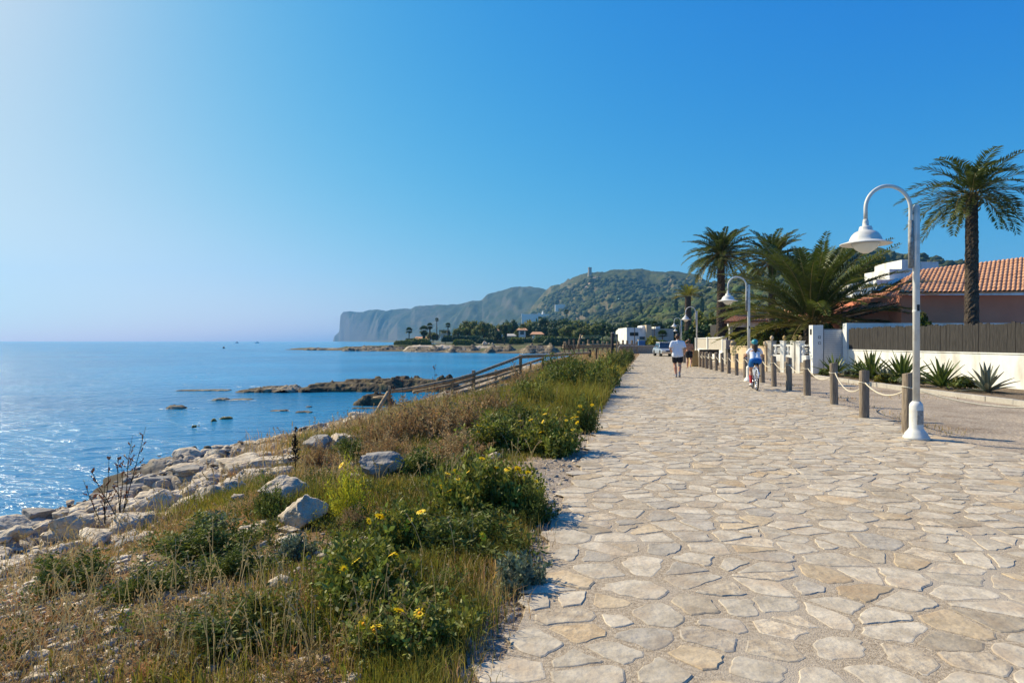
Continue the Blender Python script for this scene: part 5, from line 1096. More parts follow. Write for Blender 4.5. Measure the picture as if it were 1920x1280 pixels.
for k in range(30):
    t0, t1 = k/30, (k+.86)/30; q = [a0.lerp(b0,t0), a0.lerp(b0,t1), a1.lerp(b1,t1), a1.lerp(b1,t0)]; dn = Vector((0,0,-.04)); v = [x-e.location for x in q]+[x+dn-e.location for x in q]; mb.add(v, [(0,1,2,3),(7,6,5,4),(0,4,5,1),(1,5,6,2),(2,6,7,3),(3,7,4,0)])
mb.obj('planks', M_['woodfence'], e)
e = empty('broken_railing', P3(730, 783, 20.9)); tag(e, 'short leaning wooden railing with two sloping poles at the foot of the ramp', 'railing')
sqpost(730, 723, 786, 20.9, .085, 'post', e); rail([(728,735,20.85),(690,799,20.0)], .05, e); rail([(729,767,20.85),(707,800,20.2)], .045, e); rail([(700,745.5,21.3),(735,742,21.1)], .03, e); rail([(731,763,21),(770,752,21.6)], .035, e)
# lone dark post with bent pipe
p = P3(1148, 684, 41); e = empty('shower_post', (p.x, p.y, gz(p.x, p.y))); tag(e, 'dark wooden post with a bent metal pipe beside it at the verge', 'post'); h = P3(0, 624, 41).z-e.location.z
MB().tube([(0,0,-.2),(0,0,h)], .10, 10).obj('post', M_['slatdk'], e); mb = MB(); mb.tube([(.28,0,0),(.28,0,h-.4),(.22,0,h-.12),(.08,0,h+.02),(-.06,0,h-.02)], .035, 8); mb.obj('pipe', M_['greym'], e)
e = empty('pipe_rail', P3(1160, 652, 60)); tag(e, 'grey horizontal metal rail in front of the low stone wall', 'rail'); mb = MB(); mb.tube([(0,0,-.7),(0,0,0.05),(.12,0,.2),(3.7,0,.2)], .05, 8); mb.obj('rail', M_['greym'], e)
# far wooden fence
e = empty('wooden_fence', P3(1055, 652, 80)); tag(e, 'long rustic wooden fence with uneven posts far behind the verge', 'fence')
for i, x in enumerate(list(range(1058, 1142, 9))+[1160, 1168, 1176, 1185, 1194]):
    d = 80-(x-1055)*.02; sqpost(x, 639+random.uniform(-3,2), 656, d, .22, 'post', e)
rail([(1055,648,80),(1100,646.5,79),(1150,646,78)], .10, e); rail([(1055,652,80),(1100,651,79),(1150,650,78)], .10, e); rail([(1150,646,78),(1195,647,77.5)], .10, e)
for i, (a, b) in enumerate((((1083,652,79),(1089,627,79)),((1062,650,78.5),(1060,640,78.5)))): rail([a, b], .09, e, name='leaning_pole')
e = empty('flowering_trellis', P3(1060, 660, 62)); tag(e, 'thin yellowish shrubby twigs rising over the far fence', 'shrub'); mb = MB(); rr_ = random.Random(8)
for k in range(26):
    x = 1052+rr_.uniform(0,30); a = P3(x, 656, 62)-e.location; b = P3(x+rr_.uniform(-5,5), 656-rr_.uniform(8,24), 62+rr_.uniform(-1,1))-e.location; mb.tube([a, a.lerp(b,.5)+Vector((rr_.uniform(-.2,.2),0,0)), b], [.02,.016,.01], 5)
mb.obj('twigs', M_['leafyl'], e)
o = MB().box(0, 5.3, 0, .6, -.1, .9).obj('low_stone_wall', M_['stonewall'], None, P3(1150, 639, 77)*Vector((1,0,0)).x if False else (at(1160,0,79).x, 79, 0)); tag(o, 'low rough stone wall at the far end of the path', 'wall')
o = MB().box(-.05, 5.35, -.05, .65, .901, 1.0).obj('wall_cap', M_['concrete'], o)
o = MB().box(0,.85,0,.5,.05,1.6).obj('blue_box', M_['blue'], None, (at(1197.5,0,81).x, 81, -.02), bevel=.05); tag(o, 'blue box standing behind the low stone wall', 'box')
o = MB().box(-.1,1.2,0,.5,-.05,.3).box(.0,1.1,.05,.45,1.55,1.75).obj('box_base', M_['beige'], None, (at(1197.5,0,82).x, 82.2, 0)) ; tag(o, 'pale low block directly behind the blue box', 'block')
# group of white stones on headland
for i, (x, w) in enumerate(((908,1.2),(912,.9),(917,.5),(924,.5))):
    a = P3(x, 646, 178); o = link('white_stone', rock_mesh('white_stone', w*.6, .5, w*.7, 80+i, M_['rockp'], 2), None, (a.x, a.y, a.z+.2)); tag(o, ['left large white stone of the cluster below the round trees','second white stone of the cluster below the round trees','narrow upright white stone right of the cluster','lone white stone farthest right on the headland shelf'][i], 'stone', 'white stones on the headland')
# ---------------------------------------------------------------- rocks
KS = (EYE-SEA)*F_PX
def merged(name, parts, m):
    """parts: list of (rock mesh args, offset) -> one mesh"""
    V = []; F = []; nb = 0
    for (sx, sy, sz, seed, sub, amp), off in parts:
        t = rock_mesh('t', sx, sy, sz, seed, m, sub, amp); v = np.zeros(len(t.vertices)*3, np.float32); t.vertices.foreach_get('co', v); v = v.reshape(-1,3)+np.array(off); f = np.array([p.vertices[:] for p in t.polygons])
        V.append(v); F.append(f+nb); nb += len(v); bpy.data.meshes.remove(t)
    return np_mesh(name, np.concatenate(V), np.concatenate(F), m, smooth=True)
def crag(name, L, D, prof, hmax, seed, m, base=-.35, res=None, strata=.5, xs=1.0):
    nx = int(min(260, max(14, L/(res or .07)))); ny = int(min(60, max(9, D/(res or .07)*.8))); rs = np.random.default_rng(seed)
    t = np.linspace(0,1,nx); v = np.linspace(0,1,ny); T, W = np.meshgrid(t, v); X = (T-.5)*L; Y = (W-.5)*D; s = max(hmax, .12)
    P = np.interp(T, np.linspace(0,1,len(prof)), prof); edge = 1-np.abs(2*W-1+.35*fbm(X/s*.35, seed, 0, 3))**2.2; end = np.minimum(1, np.minimum(T, 1-T)*L/(s*1.6)+.05)
    n1 = 1-np.abs(fbm(X/s*.55*xs+seed, Y/s*.8, 0, 5)); n2 = fbm(X/s*1.9*xs, Y/s*2.4, seed, 4)
    e = np.clip(edge,0,1)**.55*end; Z = P*hmax*(e*(.62+.9*(n1-.55))+.16*n2*e); q = hmax*.24; Zq = np.floor(Z/q+.35*fbm(X/s*.8, Y/s, seed+5, 3))*q; Z = Z*(1-strata)+Zq*strata*1.1
    Z = Z+base*(1-np.clip(edge*end*2.2,0,1)); Xj = X+rs.normal(0,L/nx*.22,X.shape); Yj = Y+rs.normal(0,D/ny*.22,Y.shape)
    V = np.stack([Xj,Yj,Z],-1).reshape(-1,3); i = np.arange(ny-1)[:,None]*nx+np.arange(nx-1)[None]; F = np.stack([i,i+1,i+nx+1,i+nx],-1).reshape(-1,4)
    return np_mesh(name, V, F, M_[m])
def reef(px0, px1, yb, ytops, seed, m, label, depth=1.2, lump=1.0, name='reef_rock', cat='rock', amp=.3):
    """ytops: crest profile from left to right"""
    d = KS/(yb-639); x0 = (px0-960)/F_PX*d; x1 = (px1-960)/F_PX*d; h = [(yb-y)/F_PX*d for y in ytops]; hm = max(max(h), .03)
    D = max(depth, hm*2.2); o = link(name, crag(name, (x1-x0)*1.05, D, [q/hm for q in h], hm*1.25, seed, m, base=-.3, res=.05 if x1-x0 < 4 else .07), None, ((x0+x1)/2, d+D*.45, SEA)); tag(o, label, cat, 'rocks rising from the shallow sea'); return o
reef(430, 560, 736, [734,732,728,727,726,727], 1, 'rockb', 'long low brown reef tongue at the left end of the dark breakwater rocks', 2.2)
reef(545, 870, 735.5, [727,724,720,717,715,714,714,716,718,720], 2, 'rockd', 'long dark rocky ridge in the water behind the small handrail', 3, 1.3)
reef(645, 745, 761, [753,746,743,742,742,744], 3, 'rockd', 'dark boat-shaped rock nearer than the long ridge, left of the railing', 1.4, 1.0)
reef(345, 371, 844, [831,831.5,833], 4, 'rockd', 'left blocky dark rock near the pale shore', .35, .5); reef(370, 399, 845, [834,834,836], 5, 'rockd', 'right blocky dark rock near the pale shore, touching its neighbour', .35, .5)
reef(366, 400, 849, [842,845,847], 6, 'rocky', 'yellow algae-covered rock at the foot of the two blocky ones', .4, .5); reef(400, 430, 847, [845,844.5,845.5], 7, 'rocky', 'thin line of yellowish stones joining the blocky rocks to the shore', .25, .3)
reef(429, 474, 853, [844,841,839,840], 8, 'rockb', 'brown ledge rock reaching from the pale shore into the sea', .7, .5)
reef(352, 366, 802, [798,796.5,797], 9, 'rocky', 'small rounded yellow-green rock, left of its larger twin', .35, .4); reef(366, 375, 799, [795,794.5], 10, 'rockd', 'tiny dark stone at the right end of the small yellow-green rock', .25, .3)
reef(383, 405, 791, [781,779,780], 11, 'rocky', 'two-tier yellow-green rock standing higher than the others around it', .5, .5); reef(405, 436, 786, [783,782,781.5], 12, 'rocky', 'flat mossy stones trailing right from the two-tier rock', .3, .4)
reef(302, 345, 767, [765,761,761,764], 13, 'rockb', 'low foam-edged rock far left in the water', .7, .6); reef(390, 425, 751, [749.5,747,749], 14, 'rockb', 'tiny awash rock left of the long reef tongue', .8, .7); reef(425, 470, 750, [749,748.5,749], 24, 'rockb', 'faint awash stones right beside the tiny awash rock', .8, .7)
reef(548, 586, 774, [772,771.5,772], 15, 'rockb', 'thin flat stone strip in open water, right one of two', .4, .5); reef(500, 540, 771, [770,769,768], 16, 'rockb', 'thin flat stone strip in open water, left one of two', .4, .5); reef(568, 586, 763.5, [762,761.5], 17, 'rockb', 'tiny stone just behind the thin flat strips', .3, .4)
reef(501, 515, 821, [819,818], 18, 'rockb', 'small single brown stone near the pale shore in open water', .2, .25); reef(264, 315, 875, [873,870,870,869], 19, 'rockp', 'pale flat rock awash near the left shore', .35, .3)
reef(325, 425, 733, [732,731.5,731,731.5], 20, 'rockb', 'broken line of awash stones extending left from the reef tongue', 1, .8); reef(655, 730, 766.5, [765,764.5,765], 21, 'rockb', 'thin drifting line of brown stones under the boat-shaped rock', .4, .5)
reef(860, 905, 727, [716,712,714,720], 22, 'rockd', 'dark jagged rock heap seen between the handrails', 1.2, .7)
tips = []
for i, (px, yt, yb) in enumerate(((823,705,716),(829,702,716),(838,703,716),(844,701,716),(870,703,714))):
    d = KS/(734-639); a = P3(px, yb, d); b = P3(px, yt, d); o = link('jagged_rock', rock_mesh('jagged_rock', .17, .15, (b.z-a.z)*.62, 90+i, M_['rockd'], 2, .4), None, (a.x, a.y, (a.z+b.z)/2-.05)); tag(o, f'small dark pointed rock on the ridge behind the handrail, {ORD[i]} from the left', 'rock', 'pointed rocks on the ridge')
# headland ledges
for i, (x0, x1, yb, yt, m, dd) in enumerate([(750,835,659.5,652,'rockb',5),(828,905,660.5,651,'rockb',3),(900,975,661.5,652,'rockb',3),(968,1060,662.5,650,'rockb',4),(1050,1110,661,652,'rockd',3),(760,850,652,648,'rockp',2),(880,945,654,649.5,'rockp',2),(930,1000,656,651.5,'rockp',1.5),(640,762,658,651,'rockb',4),(570,655,656.5,653,'rockb',2)]):
    d = KS/(yb-639) if m != 'rockp' else KS/(659-639)+3; xa = (x0-960)/F_PX*d; xb = (x1-960)/F_PX*d; zt = at(0, yt, d).z; zb = at(0, yb, d).z if m == 'rockp' else SEA
    o = link('rock_ledge', crag('rock_ledge', (xb-xa)*1.08, dd*4.2, [.55,.8,1,.9,.75,1,.85,.6], (zt-zb)*1.5, i+70, m, base=-.8, res=.28, strata=.9, xs=.3), None, ((xa+xb)/2, d+dd*1.2, zb)); tag(o, ['brown rock ledge','dark layered rock ledge','brown cracked rock ledge','dark low rock ledge','blackish rock ledge','pale flat rock slab','pale sloping rock slab','pale slab streak','low brown rock ledge','flat thin rock tongue'][i]+f' on the far shore, {["fourth","fifth","sixth","seventh","farthest right","left pale one","middle pale one","right pale one","third","farthest left"][i]} along the headland', 'rock', 'rock ledges of the headland')
# boulders near the viewer
BO = [(713,910,74,44,'rockg','square grey boulder standing alone in the weeds, shaded on its face',1),(567,990,84,62,'rockp','largest pale cracked boulder left of the bright yellow-green weed',2),(530,948,96,54,'rockp','broad pale boulder just above the largest cracked one',3),
 (445,945,34,28,'rockp','small round pale boulder below the shore rocks',4),(275,972,54,50,'rockp','pale angular boulder at the left end of the shore pile',5),(318,962,60,46,'rockg','grey-faced boulder second in the shore pile',6),(352,942,56,46,'rockp','tall cream boulder in the middle of the shore pile',7),
 (392,940,60,44,'rockp','cream boulder with dark hollow, right of the tall one',8),(430,930,64,40,'rockp','smooth pale boulder behind the small round one',9),(470,905,60,30,'rockp','low pale slab right of the shore pile',10),(522,898,54,28,'rockp','rounded brownish slab near the dark weed stem',11),
 (500,880,76,30,'rockp','long pale slab at the water side of the tall weed stem',12),(540,872,46,24,'rockp','pale stone partly hidden behind the tall weed stem',13),(600,850,60,36,'rockg','grey jagged boulder on the shore right of the tall weed stem',14),(575,840,40,26,'rockg','small grey shore boulder left of the jagged one',15),(640,835,60,30,'rockp','pale shore boulder before the ramp foot',16),
 (225,1030,36,20,'rockg','dark grey stone at the far left of the pebbly ground',17),(270,1012,30,18,'rockp','pale oval stone right of the dark grey one',18),(248,1020,30,16,'rockg','brownish oval stone between the dark and the pale one',19),(470,998,50,14,'rockp','flat pale stone left of the largest cracked boulder',20),
 (350,890,60,18,'rockg','flat grey weathered slab near the left water edge',21),(410,875,60,16,'rockg','pitted grey slab near the water below the brown ledge',22),(480,862,60,16,'rockp','whitish slab at the water by the brown ledge',23),(300,912,60,24,'rockg','dark pitted slab at the left water edge',24),(240,930,60,24,'rockg','low grey slab at the little rock pool',25),
 (690,800,46,26,'rockp','pale rock at the base of the leaning railing',26),(905,742,46,22,'rockp','white rough rock below the near handrail posts',27),(945,735,40,20,'rockp','white rock right of the far handrail post',28),(1010,728,40,18,'rockp','white rock where the weeds meet the ramp deck',29),(540,1000,34,12,'rockp','thin pale stone under the largest cracked boulder',30),
 (120,1010,70,44,'rockp','large pale boulder left of the dry seed-head plant',31),(60,985,60,40,'rockg','grey boulder at the far left shore',32),(20,1010,50,30,'rockp','pale boulder at the leftmost shore edge',33),(660,900,34,14,'rockp','small pale stone left of the square grey boulder',34)]
for px, yb, w, h, m, lb, sd in BO:
    g = ground_at(px, yb-2); k = g.y/F_PX; o = link('boulder', rock_mesh('boulder', w*k*.56, w*k*.45, h*k*(.8 if sd == 1 else .58 if sd in (2,3,14) else .46), 200+sd, M_[m], 4, .2), None, (g.x, g.y+w*k*.25, g.z+h*k*(.5 if sd == 1 else .33 if sd in (1,2,3,14) else .2)), sd*.3 if sd > 1 else 0); tag(o, lb, 'boulder', 'limestone boulders on the shore')
# rubble on the shelf: small blocks and pebbles, uncountable
def scatter_rocks(name, n, area, size, seed, m, label, sub=1, cond=None, zo=0):
    rng = np.random.default_rng(seed); bm = bmesh.new(); bmesh.ops.create_icosphere(bm, subdivisions=sub, radius=1); sv = np.array([x.co[:] for x in bm.verts]); sf = np.array([[x.index for x in f.verts] for f in bm.faces]); bm.free()
    Y = np.exp(rng.uniform(math.log(area[0]), math.log(area[1]), n*6)); U = rng.uniform(-1.0, .15, n*6); X = U*Y; X = np.where(X < pl(Y)-.02, X, np.nan); s = np.full(X.shape, np.nan); ok = ~np.isnan(X); s[ok] = sdist(X[ok], Y[ok])
    ok &= cond(X, Y, s, rng); X, Y = X[ok][:n], Y[ok][:n]; Z = H(X, Y); V = []; F = []
    for i in range(len(X)):
        sz = size*np.exp(rng.normal(0,.55)); q = sv*(1+.45*vn(sv[:,0]*1.7+i, sv[:,1]*1.7, sv[:,2]*1.7)[:,None])
        if sub > 1:
            for _ in range(7):
                dd = rng.normal(0,1,3); dd /= np.linalg.norm(dd); q = q-np.clip(q@dd-rng.uniform(.45,.8), 0, None)[:,None]*dd
            if sub > 2: q = q*(1+.10*fbm(q[:,0]*4+i, q[:,1]*4, q[:,2]*7, 3))[:,None]
        q = q*np.array([sz, sz*rng.uniform(.6,1), sz*rng.uniform(.35,.6)]); a = rng.uniform(0,6.28); ca, sa = math.cos(a), math.sin(a)
        q = np.stack([q[:,0]*ca-q[:,1]*sa, q[:,0]*sa+q[:,1]*ca, q[:,2]], 1)+np.array([X[i], Y[i], Z[i]+sz*.12+zo]); V.append(q); F.append(sf+i*len(sv))
    o = link(name, np_mesh(name, np.concatenate(V), np.concatenate(F), M_[m])); tag(o, label, name.replace('_',' '), kind='stuff')
scatter_rocks('pebbles', 5200, (2.4, 12), .019, 1, 'rockp', 'pale pebbles scattered over the brown soil', 1, lambda X, Y, s, r: (s > 3)&(fbm(np.nan_to_num(X)*.9, Y*.9, 4, 3)+r.normal(0,.25,X.shape) > .0))
scatter_rocks('shore_rubble', 1500, (6, 26), .05, 2, 'rockp', 'broken pale limestone rubble along the water line', 2, lambda X, Y, s, r: (s > .75)&(s < 3.4))
scatter_rocks('limestone_slabs', 520, (6.5, 24), .125, 6, 'rockp', 'broad pale broken limestone slabs lying flat along the shore', 3, lambda X, Y, s, r: (s > 1.1)&(s < 4.0), zo=-.035)
scatter_rocks('dark_shore_rubble', 900, (6, 30), .05, 3, 'rockg', 'grey pitted stones near the water edge', 2, lambda X, Y, s, r: (s > .35)&(s < 1.8))
scatter_rocks('gravel', 1800, (3, 16), .011, 4, 'rockg', 'loose gravel on the bare strip beside the flagstones', 1, lambda X, Y, s, r: (pl(Y)-X < .7))
# ---------------------------------------------------------------- grasses
def blades(name, n, seed, yr, ur, size_fn, m, label, cat, wmul=1, emin=-.04, tint=(1,1,1)):
    rng = np.random.default_rng(seed); Y = np.exp(rng.uniform(math.log(yr[0]), math.log(yr[1]), n)); U = rng.uniform(ur[0], ur[1], n); X = U*Y
    # draw together in tufts
    tx = np.round(X/(.05+.012*Y)+rng.normal(0,.22,n)); ty = np.round(Y/(.06+.014*Y)+rng.normal(0,.22,n)); X = tx*(.05+.012*Y)+rng.normal(0,1,n)*(.012+.004*Y); 
    e = pl(Y)-X; s = sdist(X, Y); hgt = size_fn(X, Y, e, s, rng); ok = (hgt > .012)&(e > emin-.06*rng.random(n)); X, Y, hgt = X[ok], Y[ok], hgt[ok]; n = len(X); Z = H(X, Y)-.01
    az = rng.uniform(0, 2*PI, n); lean = np.abs(rng.normal(.25,.28,n)); wd = (.0026+.00055*Y)*wmul*rng.uniform(.6,1.4,n); dx, dy = np.cos(az)*lean*hgt, np.sin(az)*lean*hgt; wa = rng.uniform(0, PI, n); wx, wy = np.cos(wa)*wd*.5, np.sin(wa)*wd*.5
    b = np.stack([X, Y, Z], 1); mid = b+np.stack([dx*.35, dy*.35, hgt*.6], 1); tip = b+np.stack([dx*1.1, dy*1.1, hgt*(1-lean*.25)], 1); w = np.stack([wx, wy, np.zeros(n)], 1)
    V = np.stack([b-w, b+w, mid+w*.8, mid-w*.8, tip+w*.12, tip-w*.12], 1).reshape(-1, 3); i = np.arange(n)[:, None]*6; F = np.concatenate([i+np.array([[0,1,2,3]]), i+np.array([[3,2,4,5]])]).reshape(-1, 4)
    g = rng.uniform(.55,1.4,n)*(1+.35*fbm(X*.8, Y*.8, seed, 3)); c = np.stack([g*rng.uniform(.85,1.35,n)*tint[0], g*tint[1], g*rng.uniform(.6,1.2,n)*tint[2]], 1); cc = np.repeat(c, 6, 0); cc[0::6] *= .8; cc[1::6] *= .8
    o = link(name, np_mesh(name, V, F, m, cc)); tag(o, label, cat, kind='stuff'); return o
def green_h(X, Y, e, s, r):
    bare = ((e < .8+.25*fbm(X*3,Y*3,5,2))&(Y > 5.9)&(Y < 8.7)); n1 = fbm(X*.75, Y*.75, 3, 3); d = (1-.93*bare)*sst(-.30,.35, n1+.16+.25*sst(-2,-.3,-e)+.25*sst(6,8,Y)*sst(6,4.5,e)); veg = sst(3.2,4.6,s); near = Y < 12
    h = np.where(near, (.05+.10*sst(-.1,.6,n1))*r.uniform(.5,1.5,X.shape), .12+.14*sst(-.4,.5,n1)*r.uniform(.6,1.3,X.shape)); tall = sst(11,15,Y)*sst(4.0,2.6,e)*sst(40,30,Y)
    h = h+tall*r.uniform(.1,.42,X.shape)+sst(30,36,Y)*sst(1.6,.6,e)*r.uniform(.1,.35,X.shape)
    d = d*(1-.9*sst(-.12,-.28,X/Y+n1*.12)*sst(6.2,5,Y))*(1-.75*sst(-.5,-.7,X/Y)*sst(9,7,Y)); h = h*(1+.9*sst(.15,.6,fbm(X*1.7,Y*1.7,77,3))); strip = sst(.15,.65,e+n1*.35)+.15*(Y>12)+(Y > 15)*1.0
    return np.where((r.random(X.shape) < d*veg*np.minimum(1,strip)), h, 0)
def dry_h(X, Y, e, s, r):
    n1 = fbm(X*.6+9, Y*.6, 13, 3); veg = sst(2.4,3.6,s); d = (1-.8*((e < .75)&(Y > 5.9)&(Y < 8.7)))*sst(-.35,.4,n1+.1)*(1-.55*sst(3.8,2.2,e)*sst(5.5,7,Y)*sst(34,26,Y)); h = (.04+.09*sst(-.2,.6,n1))*r.uniform(.4,1.5,X.shape); d = d*(1-.55*sst(-.15,-.3,X/Y+n1*.1)*sst(6.5,5,Y)); zone = sst(9,13,Y)*sst(2.0,3.2,e)*sst(22,18,Y)
    h = h+zone*r.uniform(.05,.42,X.shape)+sst(27,34,Y)*sst(.8,1.6,e)*sst(6.5,4.5,e)*r.uniform(.15,.85,X.shape); strip = sst(.0,.5,e+n1*.35)+(Y > 14)
    return np.where(r.random(X.shape) < d*veg*np.minimum(1,strip+.06), h, 0)
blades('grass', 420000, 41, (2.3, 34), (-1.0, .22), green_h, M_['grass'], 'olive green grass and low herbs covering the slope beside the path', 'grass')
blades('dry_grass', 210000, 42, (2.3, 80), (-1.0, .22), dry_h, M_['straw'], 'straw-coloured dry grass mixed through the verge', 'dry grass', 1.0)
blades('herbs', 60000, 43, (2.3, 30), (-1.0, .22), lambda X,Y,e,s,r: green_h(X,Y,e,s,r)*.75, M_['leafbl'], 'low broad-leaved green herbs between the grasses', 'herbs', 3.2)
def verge_h(X, Y, e, s, r):
    q = X-pr(Y); n1 = fbm(X*.8, Y*.8, 61, 4); return np.where((q > .15)&(r.random(X.shape) < sst(.05,.5,n1+.35*np.exp(-((q-.4)/.4)**2)-.1)), .03+.07*r.random(X.shape), 0)
blades('verge_weeds', 60000, 44, (6, 60), (.15, 1.1), verge_h, M_['straw'], 'sparse dry weeds on the gravel verge around the bollards', 'weeds', 1.0, emin=-99)
# ---------------------------------------------------------------- bushes with yellow flowers
def flower_mesh():
    mb = MB(); n = 11
    for k in range(n):
        a = 2*PI*k/n; c, s = math.cos(a), math.sin(a); r1, w = .030, .0062; P = lambda r, q, z: (c*r-s*q, s*r+c*q, z)
        mb.add([P(.004,0,0), P(r1*.6,-w,.005), P(r1,-w*.5,.002), P(r1,w*.5,.002), P(r1*.6,w,.005)], [(0,1,2,3,4)], 0)
    mb.lathe([(.009,-.001),(.008,.005),(.001,.007)], 10, 1); mb.tube([(0,0,-.001),(.006,.004,-.07),(0,0,-.16)], .0016, 5, 2)
    return mb.mesh('flower', [M_['yellow'], M_['orange'], M_['leaf']])
FLM = flower_mesh()
def tuft_mesh(name, n, h, r, size, seed, m, aspect=4.5, col=(1,1,1)):
    """leafy stems radiating from the base with small narrow leaves along them"""
    rng = np.random.default_rng(seed); V = []; F = []; Cc = []; nb = 0
    for q in range(n):
        az = rng.uniform(0, 2*PI); lob = 1+.32*math.sin(az*2+seed)+.22*math.sin(az*3+seed*2.3)+.15*math.sin(az*5+seed); rad = math.sqrt(rng.random())*lob; l = h*rng.uniform(.3,1.2)*max(.25,1-.4*rad)*(1+.25*math.sin(rad*6+az*2+seed)); base = np.array([math.cos(az), math.sin(az), 0])*r*.45*rad; tip = np.array([math.cos(az), math.sin(az), 0])*r*rad*1.05+np.array([0,0,l]); K = 13
        t = rng.uniform(.12,1,K)[:, None]; P = base+(tip-base)*t; P[:, 2] = (tip[2])*t[:, 0]**.8; d = (tip-base)/np.linalg.norm(tip-base); out = rng.normal(0,1,(K,3)); out -= (out@d)[:,None]*d; out /= np.linalg.norm(out,axis=1,keepdims=True); dr = out*.8+d*.55; dr /= np.linalg.norm(dr,axis=1,keepdims=True)
        ac = np.cross(dr, rng.normal(0,1,(K,3))); ac /= np.linalg.norm(ac,axis=1,keepdims=True); s = size*rng.uniform(.6,1.3,(K,1)); w = s/aspect
        V.append(np.stack([P, P+dr*s*.5+ac*w, P+dr*s, P+dr*s*.5-ac*w], 1).reshape(-1,3)); F.append(np.arange(K*4).reshape(K,4)+nb); nb += K*4; g = rng.uniform(.55,1.4)*rng.uniform(.85,1.15,K); Cc.append(np.repeat(np.stack([g*col[0]*rng.uniform(.85,1.2), g*col[1], g*col[2]],1),4,0))
        sw = .0022; V.append(np.array([base-[sw,0,0], base+[sw,0,0], tip+[sw*.4,0,0], tip-[sw*.4,0,0]])); F.append(np.arange(4).reshape(1,4)+nb); nb += 4; Cc.append(np.full((4,3),.9))
    return np_mesh(name, np.concatenate(V), np.concatenate(F), M_[m], np.concatenate(Cc))
DV = [tuft_mesh('daisy_foliage', 420, 1, 1.0, .13, 300+i, 'leafbl', 4.2) for i in range(3)]; GV = [tuft_mesh('green_foliage', 420, 1, 1.0, .13, 310+i, 'leaf', 6) for i in range(3)]; YV = [tuft_mesh('rosette', 220, 1, 1.0, .22, 320, 'leafgy', 5)]; DR = [tuft_mesh('dry_foliage', 260, 1, 1.0, .10, 330+i, 'dry', 6) for i in range(2)]; YG = [tuft_mesh('yellow_green_foliage', 170, 1, .8, .10, 340, 'weed', 7)]
def bush(px, yb, w, h, variants, i, label, flowers=(), name='flowering_bush', cat='bush', grp='leafy bushes on the verge', depth=.8, fol='foliage'):
    g = ground_at(px, yb); k = g.y/F_PX; rx = w*k/2; ry = rx*depth; c = Vector((g.x, g.y+ry*.8, 0)); c.z = gz(c.x, c.y)-.01; e = empty(name, c, 0); tag(e, label, cat, grp)
    hh = h*k*.92; o = link(fol, variants[i % len(variants)], e, (0,0,0), i*1.7); o.scale = (rx, rx*.9, hh)
    flowers = list(flowers)+([(px+random.uniform(-.42,.42)*w, yb-h*random.uniform(.5,1.0)) for _ in range(5)] if variants is DV else [])
    for fx, fy in flowers:
        d = c.y-ry*.5+random.uniform(-.1,.2)*ry; q = at(fx, fy, d); f = link('flower', FLM, e, q-c); f.rotation_euler = (R(35)+random.uniform(-.5,.5), random.uniform(-.5,.3), random.uniform(0,6)); s = random.uniform(.85,1.35)*(1+max(0,d-7)*.035); f.scale = (s,s,s)
    return e
def scatter_tufts(name, n, yr, hfun, seed, m, label, aspect=4.5, size=.2, stems=26, K=9):
    rng = np.random.default_rng(seed); Y = np.exp(rng.uniform(math.log(yr[0]), math.log(yr[1]), n)); X = rng.uniform(-.95,.22,n)*Y; s = sdist(X, Y); e = pl(Y)-X; hh = hfun(X, Y, e, s, rng); ok = hh > .03; X, Y, hh = X[ok], Y[ok], hh[ok]; Z = H(X, Y); V = []; Cc = []
    for x, y, z, h in zip(X, Y, Z, hh):
        az = rng.uniform(0,2*PI,stems); rad = np.sqrt(rng.random(stems))*rng.uniform(.7,1.3); tip = np.stack([np.cos(az)*rad*h*1.1, np.sin(az)*rad*h*1.1, h*rng.uniform(.35,1.15,stems)*(1-.3*rad)],1); t = rng.uniform(.1,1,(stems,K,1)); P = tip[:,None,:]*t+rng.normal(0,.03*h,(stems,K,3)); P = P.reshape(-1,3)
        dr = rng.normal(0,.55,P.shape)+np.repeat(tip/np.linalg.norm(tip,axis=1,keepdims=True),K,0); dr /= np.linalg.norm(dr,axis=1,keepdims=True); ac = np.cross(dr, rng.normal(0,1,P.shape)); ac /= np.linalg.norm(ac,axis=1,keepdims=True); sz = (size*h**.6*.35)*rng.uniform(.6,1.4,(len(P),1)); w = sz/aspect; P = P+np.array([x,y,z]); P[:,2] = np.maximum(P[:,2], z)
        V.append(np.stack([P, P+dr*sz*.5+ac*w, P+dr*sz, P+dr*sz*.5-ac*w],1).reshape(-1,3)); g = rng.uniform(.6,1.4)*rng.uniform(.8,1.2,len(P)); Cc.append(np.repeat(np.stack([g*rng.uniform(.8,1.35),g,g*.9],1),4,0))
    V = np.concatenate(V); o = link(name, np_mesh(name, V, np.arange(len(V)).reshape(-1,4), M_[m], np.concatenate(Cc))); tag(o, label, name.replace('_',' '), kind='stuff')
def cov_h(X, Y, e, s, r):
    n1 = fbm(X*.55, Y*.55, 91, 3); p = sst(-.2,.25,n1+.22*sst(5,2,e)*sst(5,7,Y))*sst(3.4,4.5,s)*(1-.8*sst(-.2,-.4,X/Y)*sst(6,5,Y)); return np.where((e > .35+.6*(Y>5.9)*(Y<8.7))&(r.random(X.shape) < p), r.uniform(.05,.22,X.shape)*(1+1.5*sst(9,16,Y)*sst(5,3,e)), 0)
scatter_tufts('ground_cover', 2600, (2.6, 30), cov_h, 71, 'leaf', 'tangled low leafy ground cover filling the verge between the bushes')
scatter_tufts('dead_scrub', 900, (2.8, 34), lambda X,Y,e,s,r: np.where((e>.5)&(s>2.6)&(r.random(X.shape)<sst(-.1,.3,fbm(X*.6,Y*.6,95,3))), r.uniform(.06,.2,X.shape)*(1+1.2*sst(8,14,Y)*sst(24,19,Y)), 0), 72, 'dry', 'brown tangled dead scrub scattered through the verge', 8, .22, 24, 8)
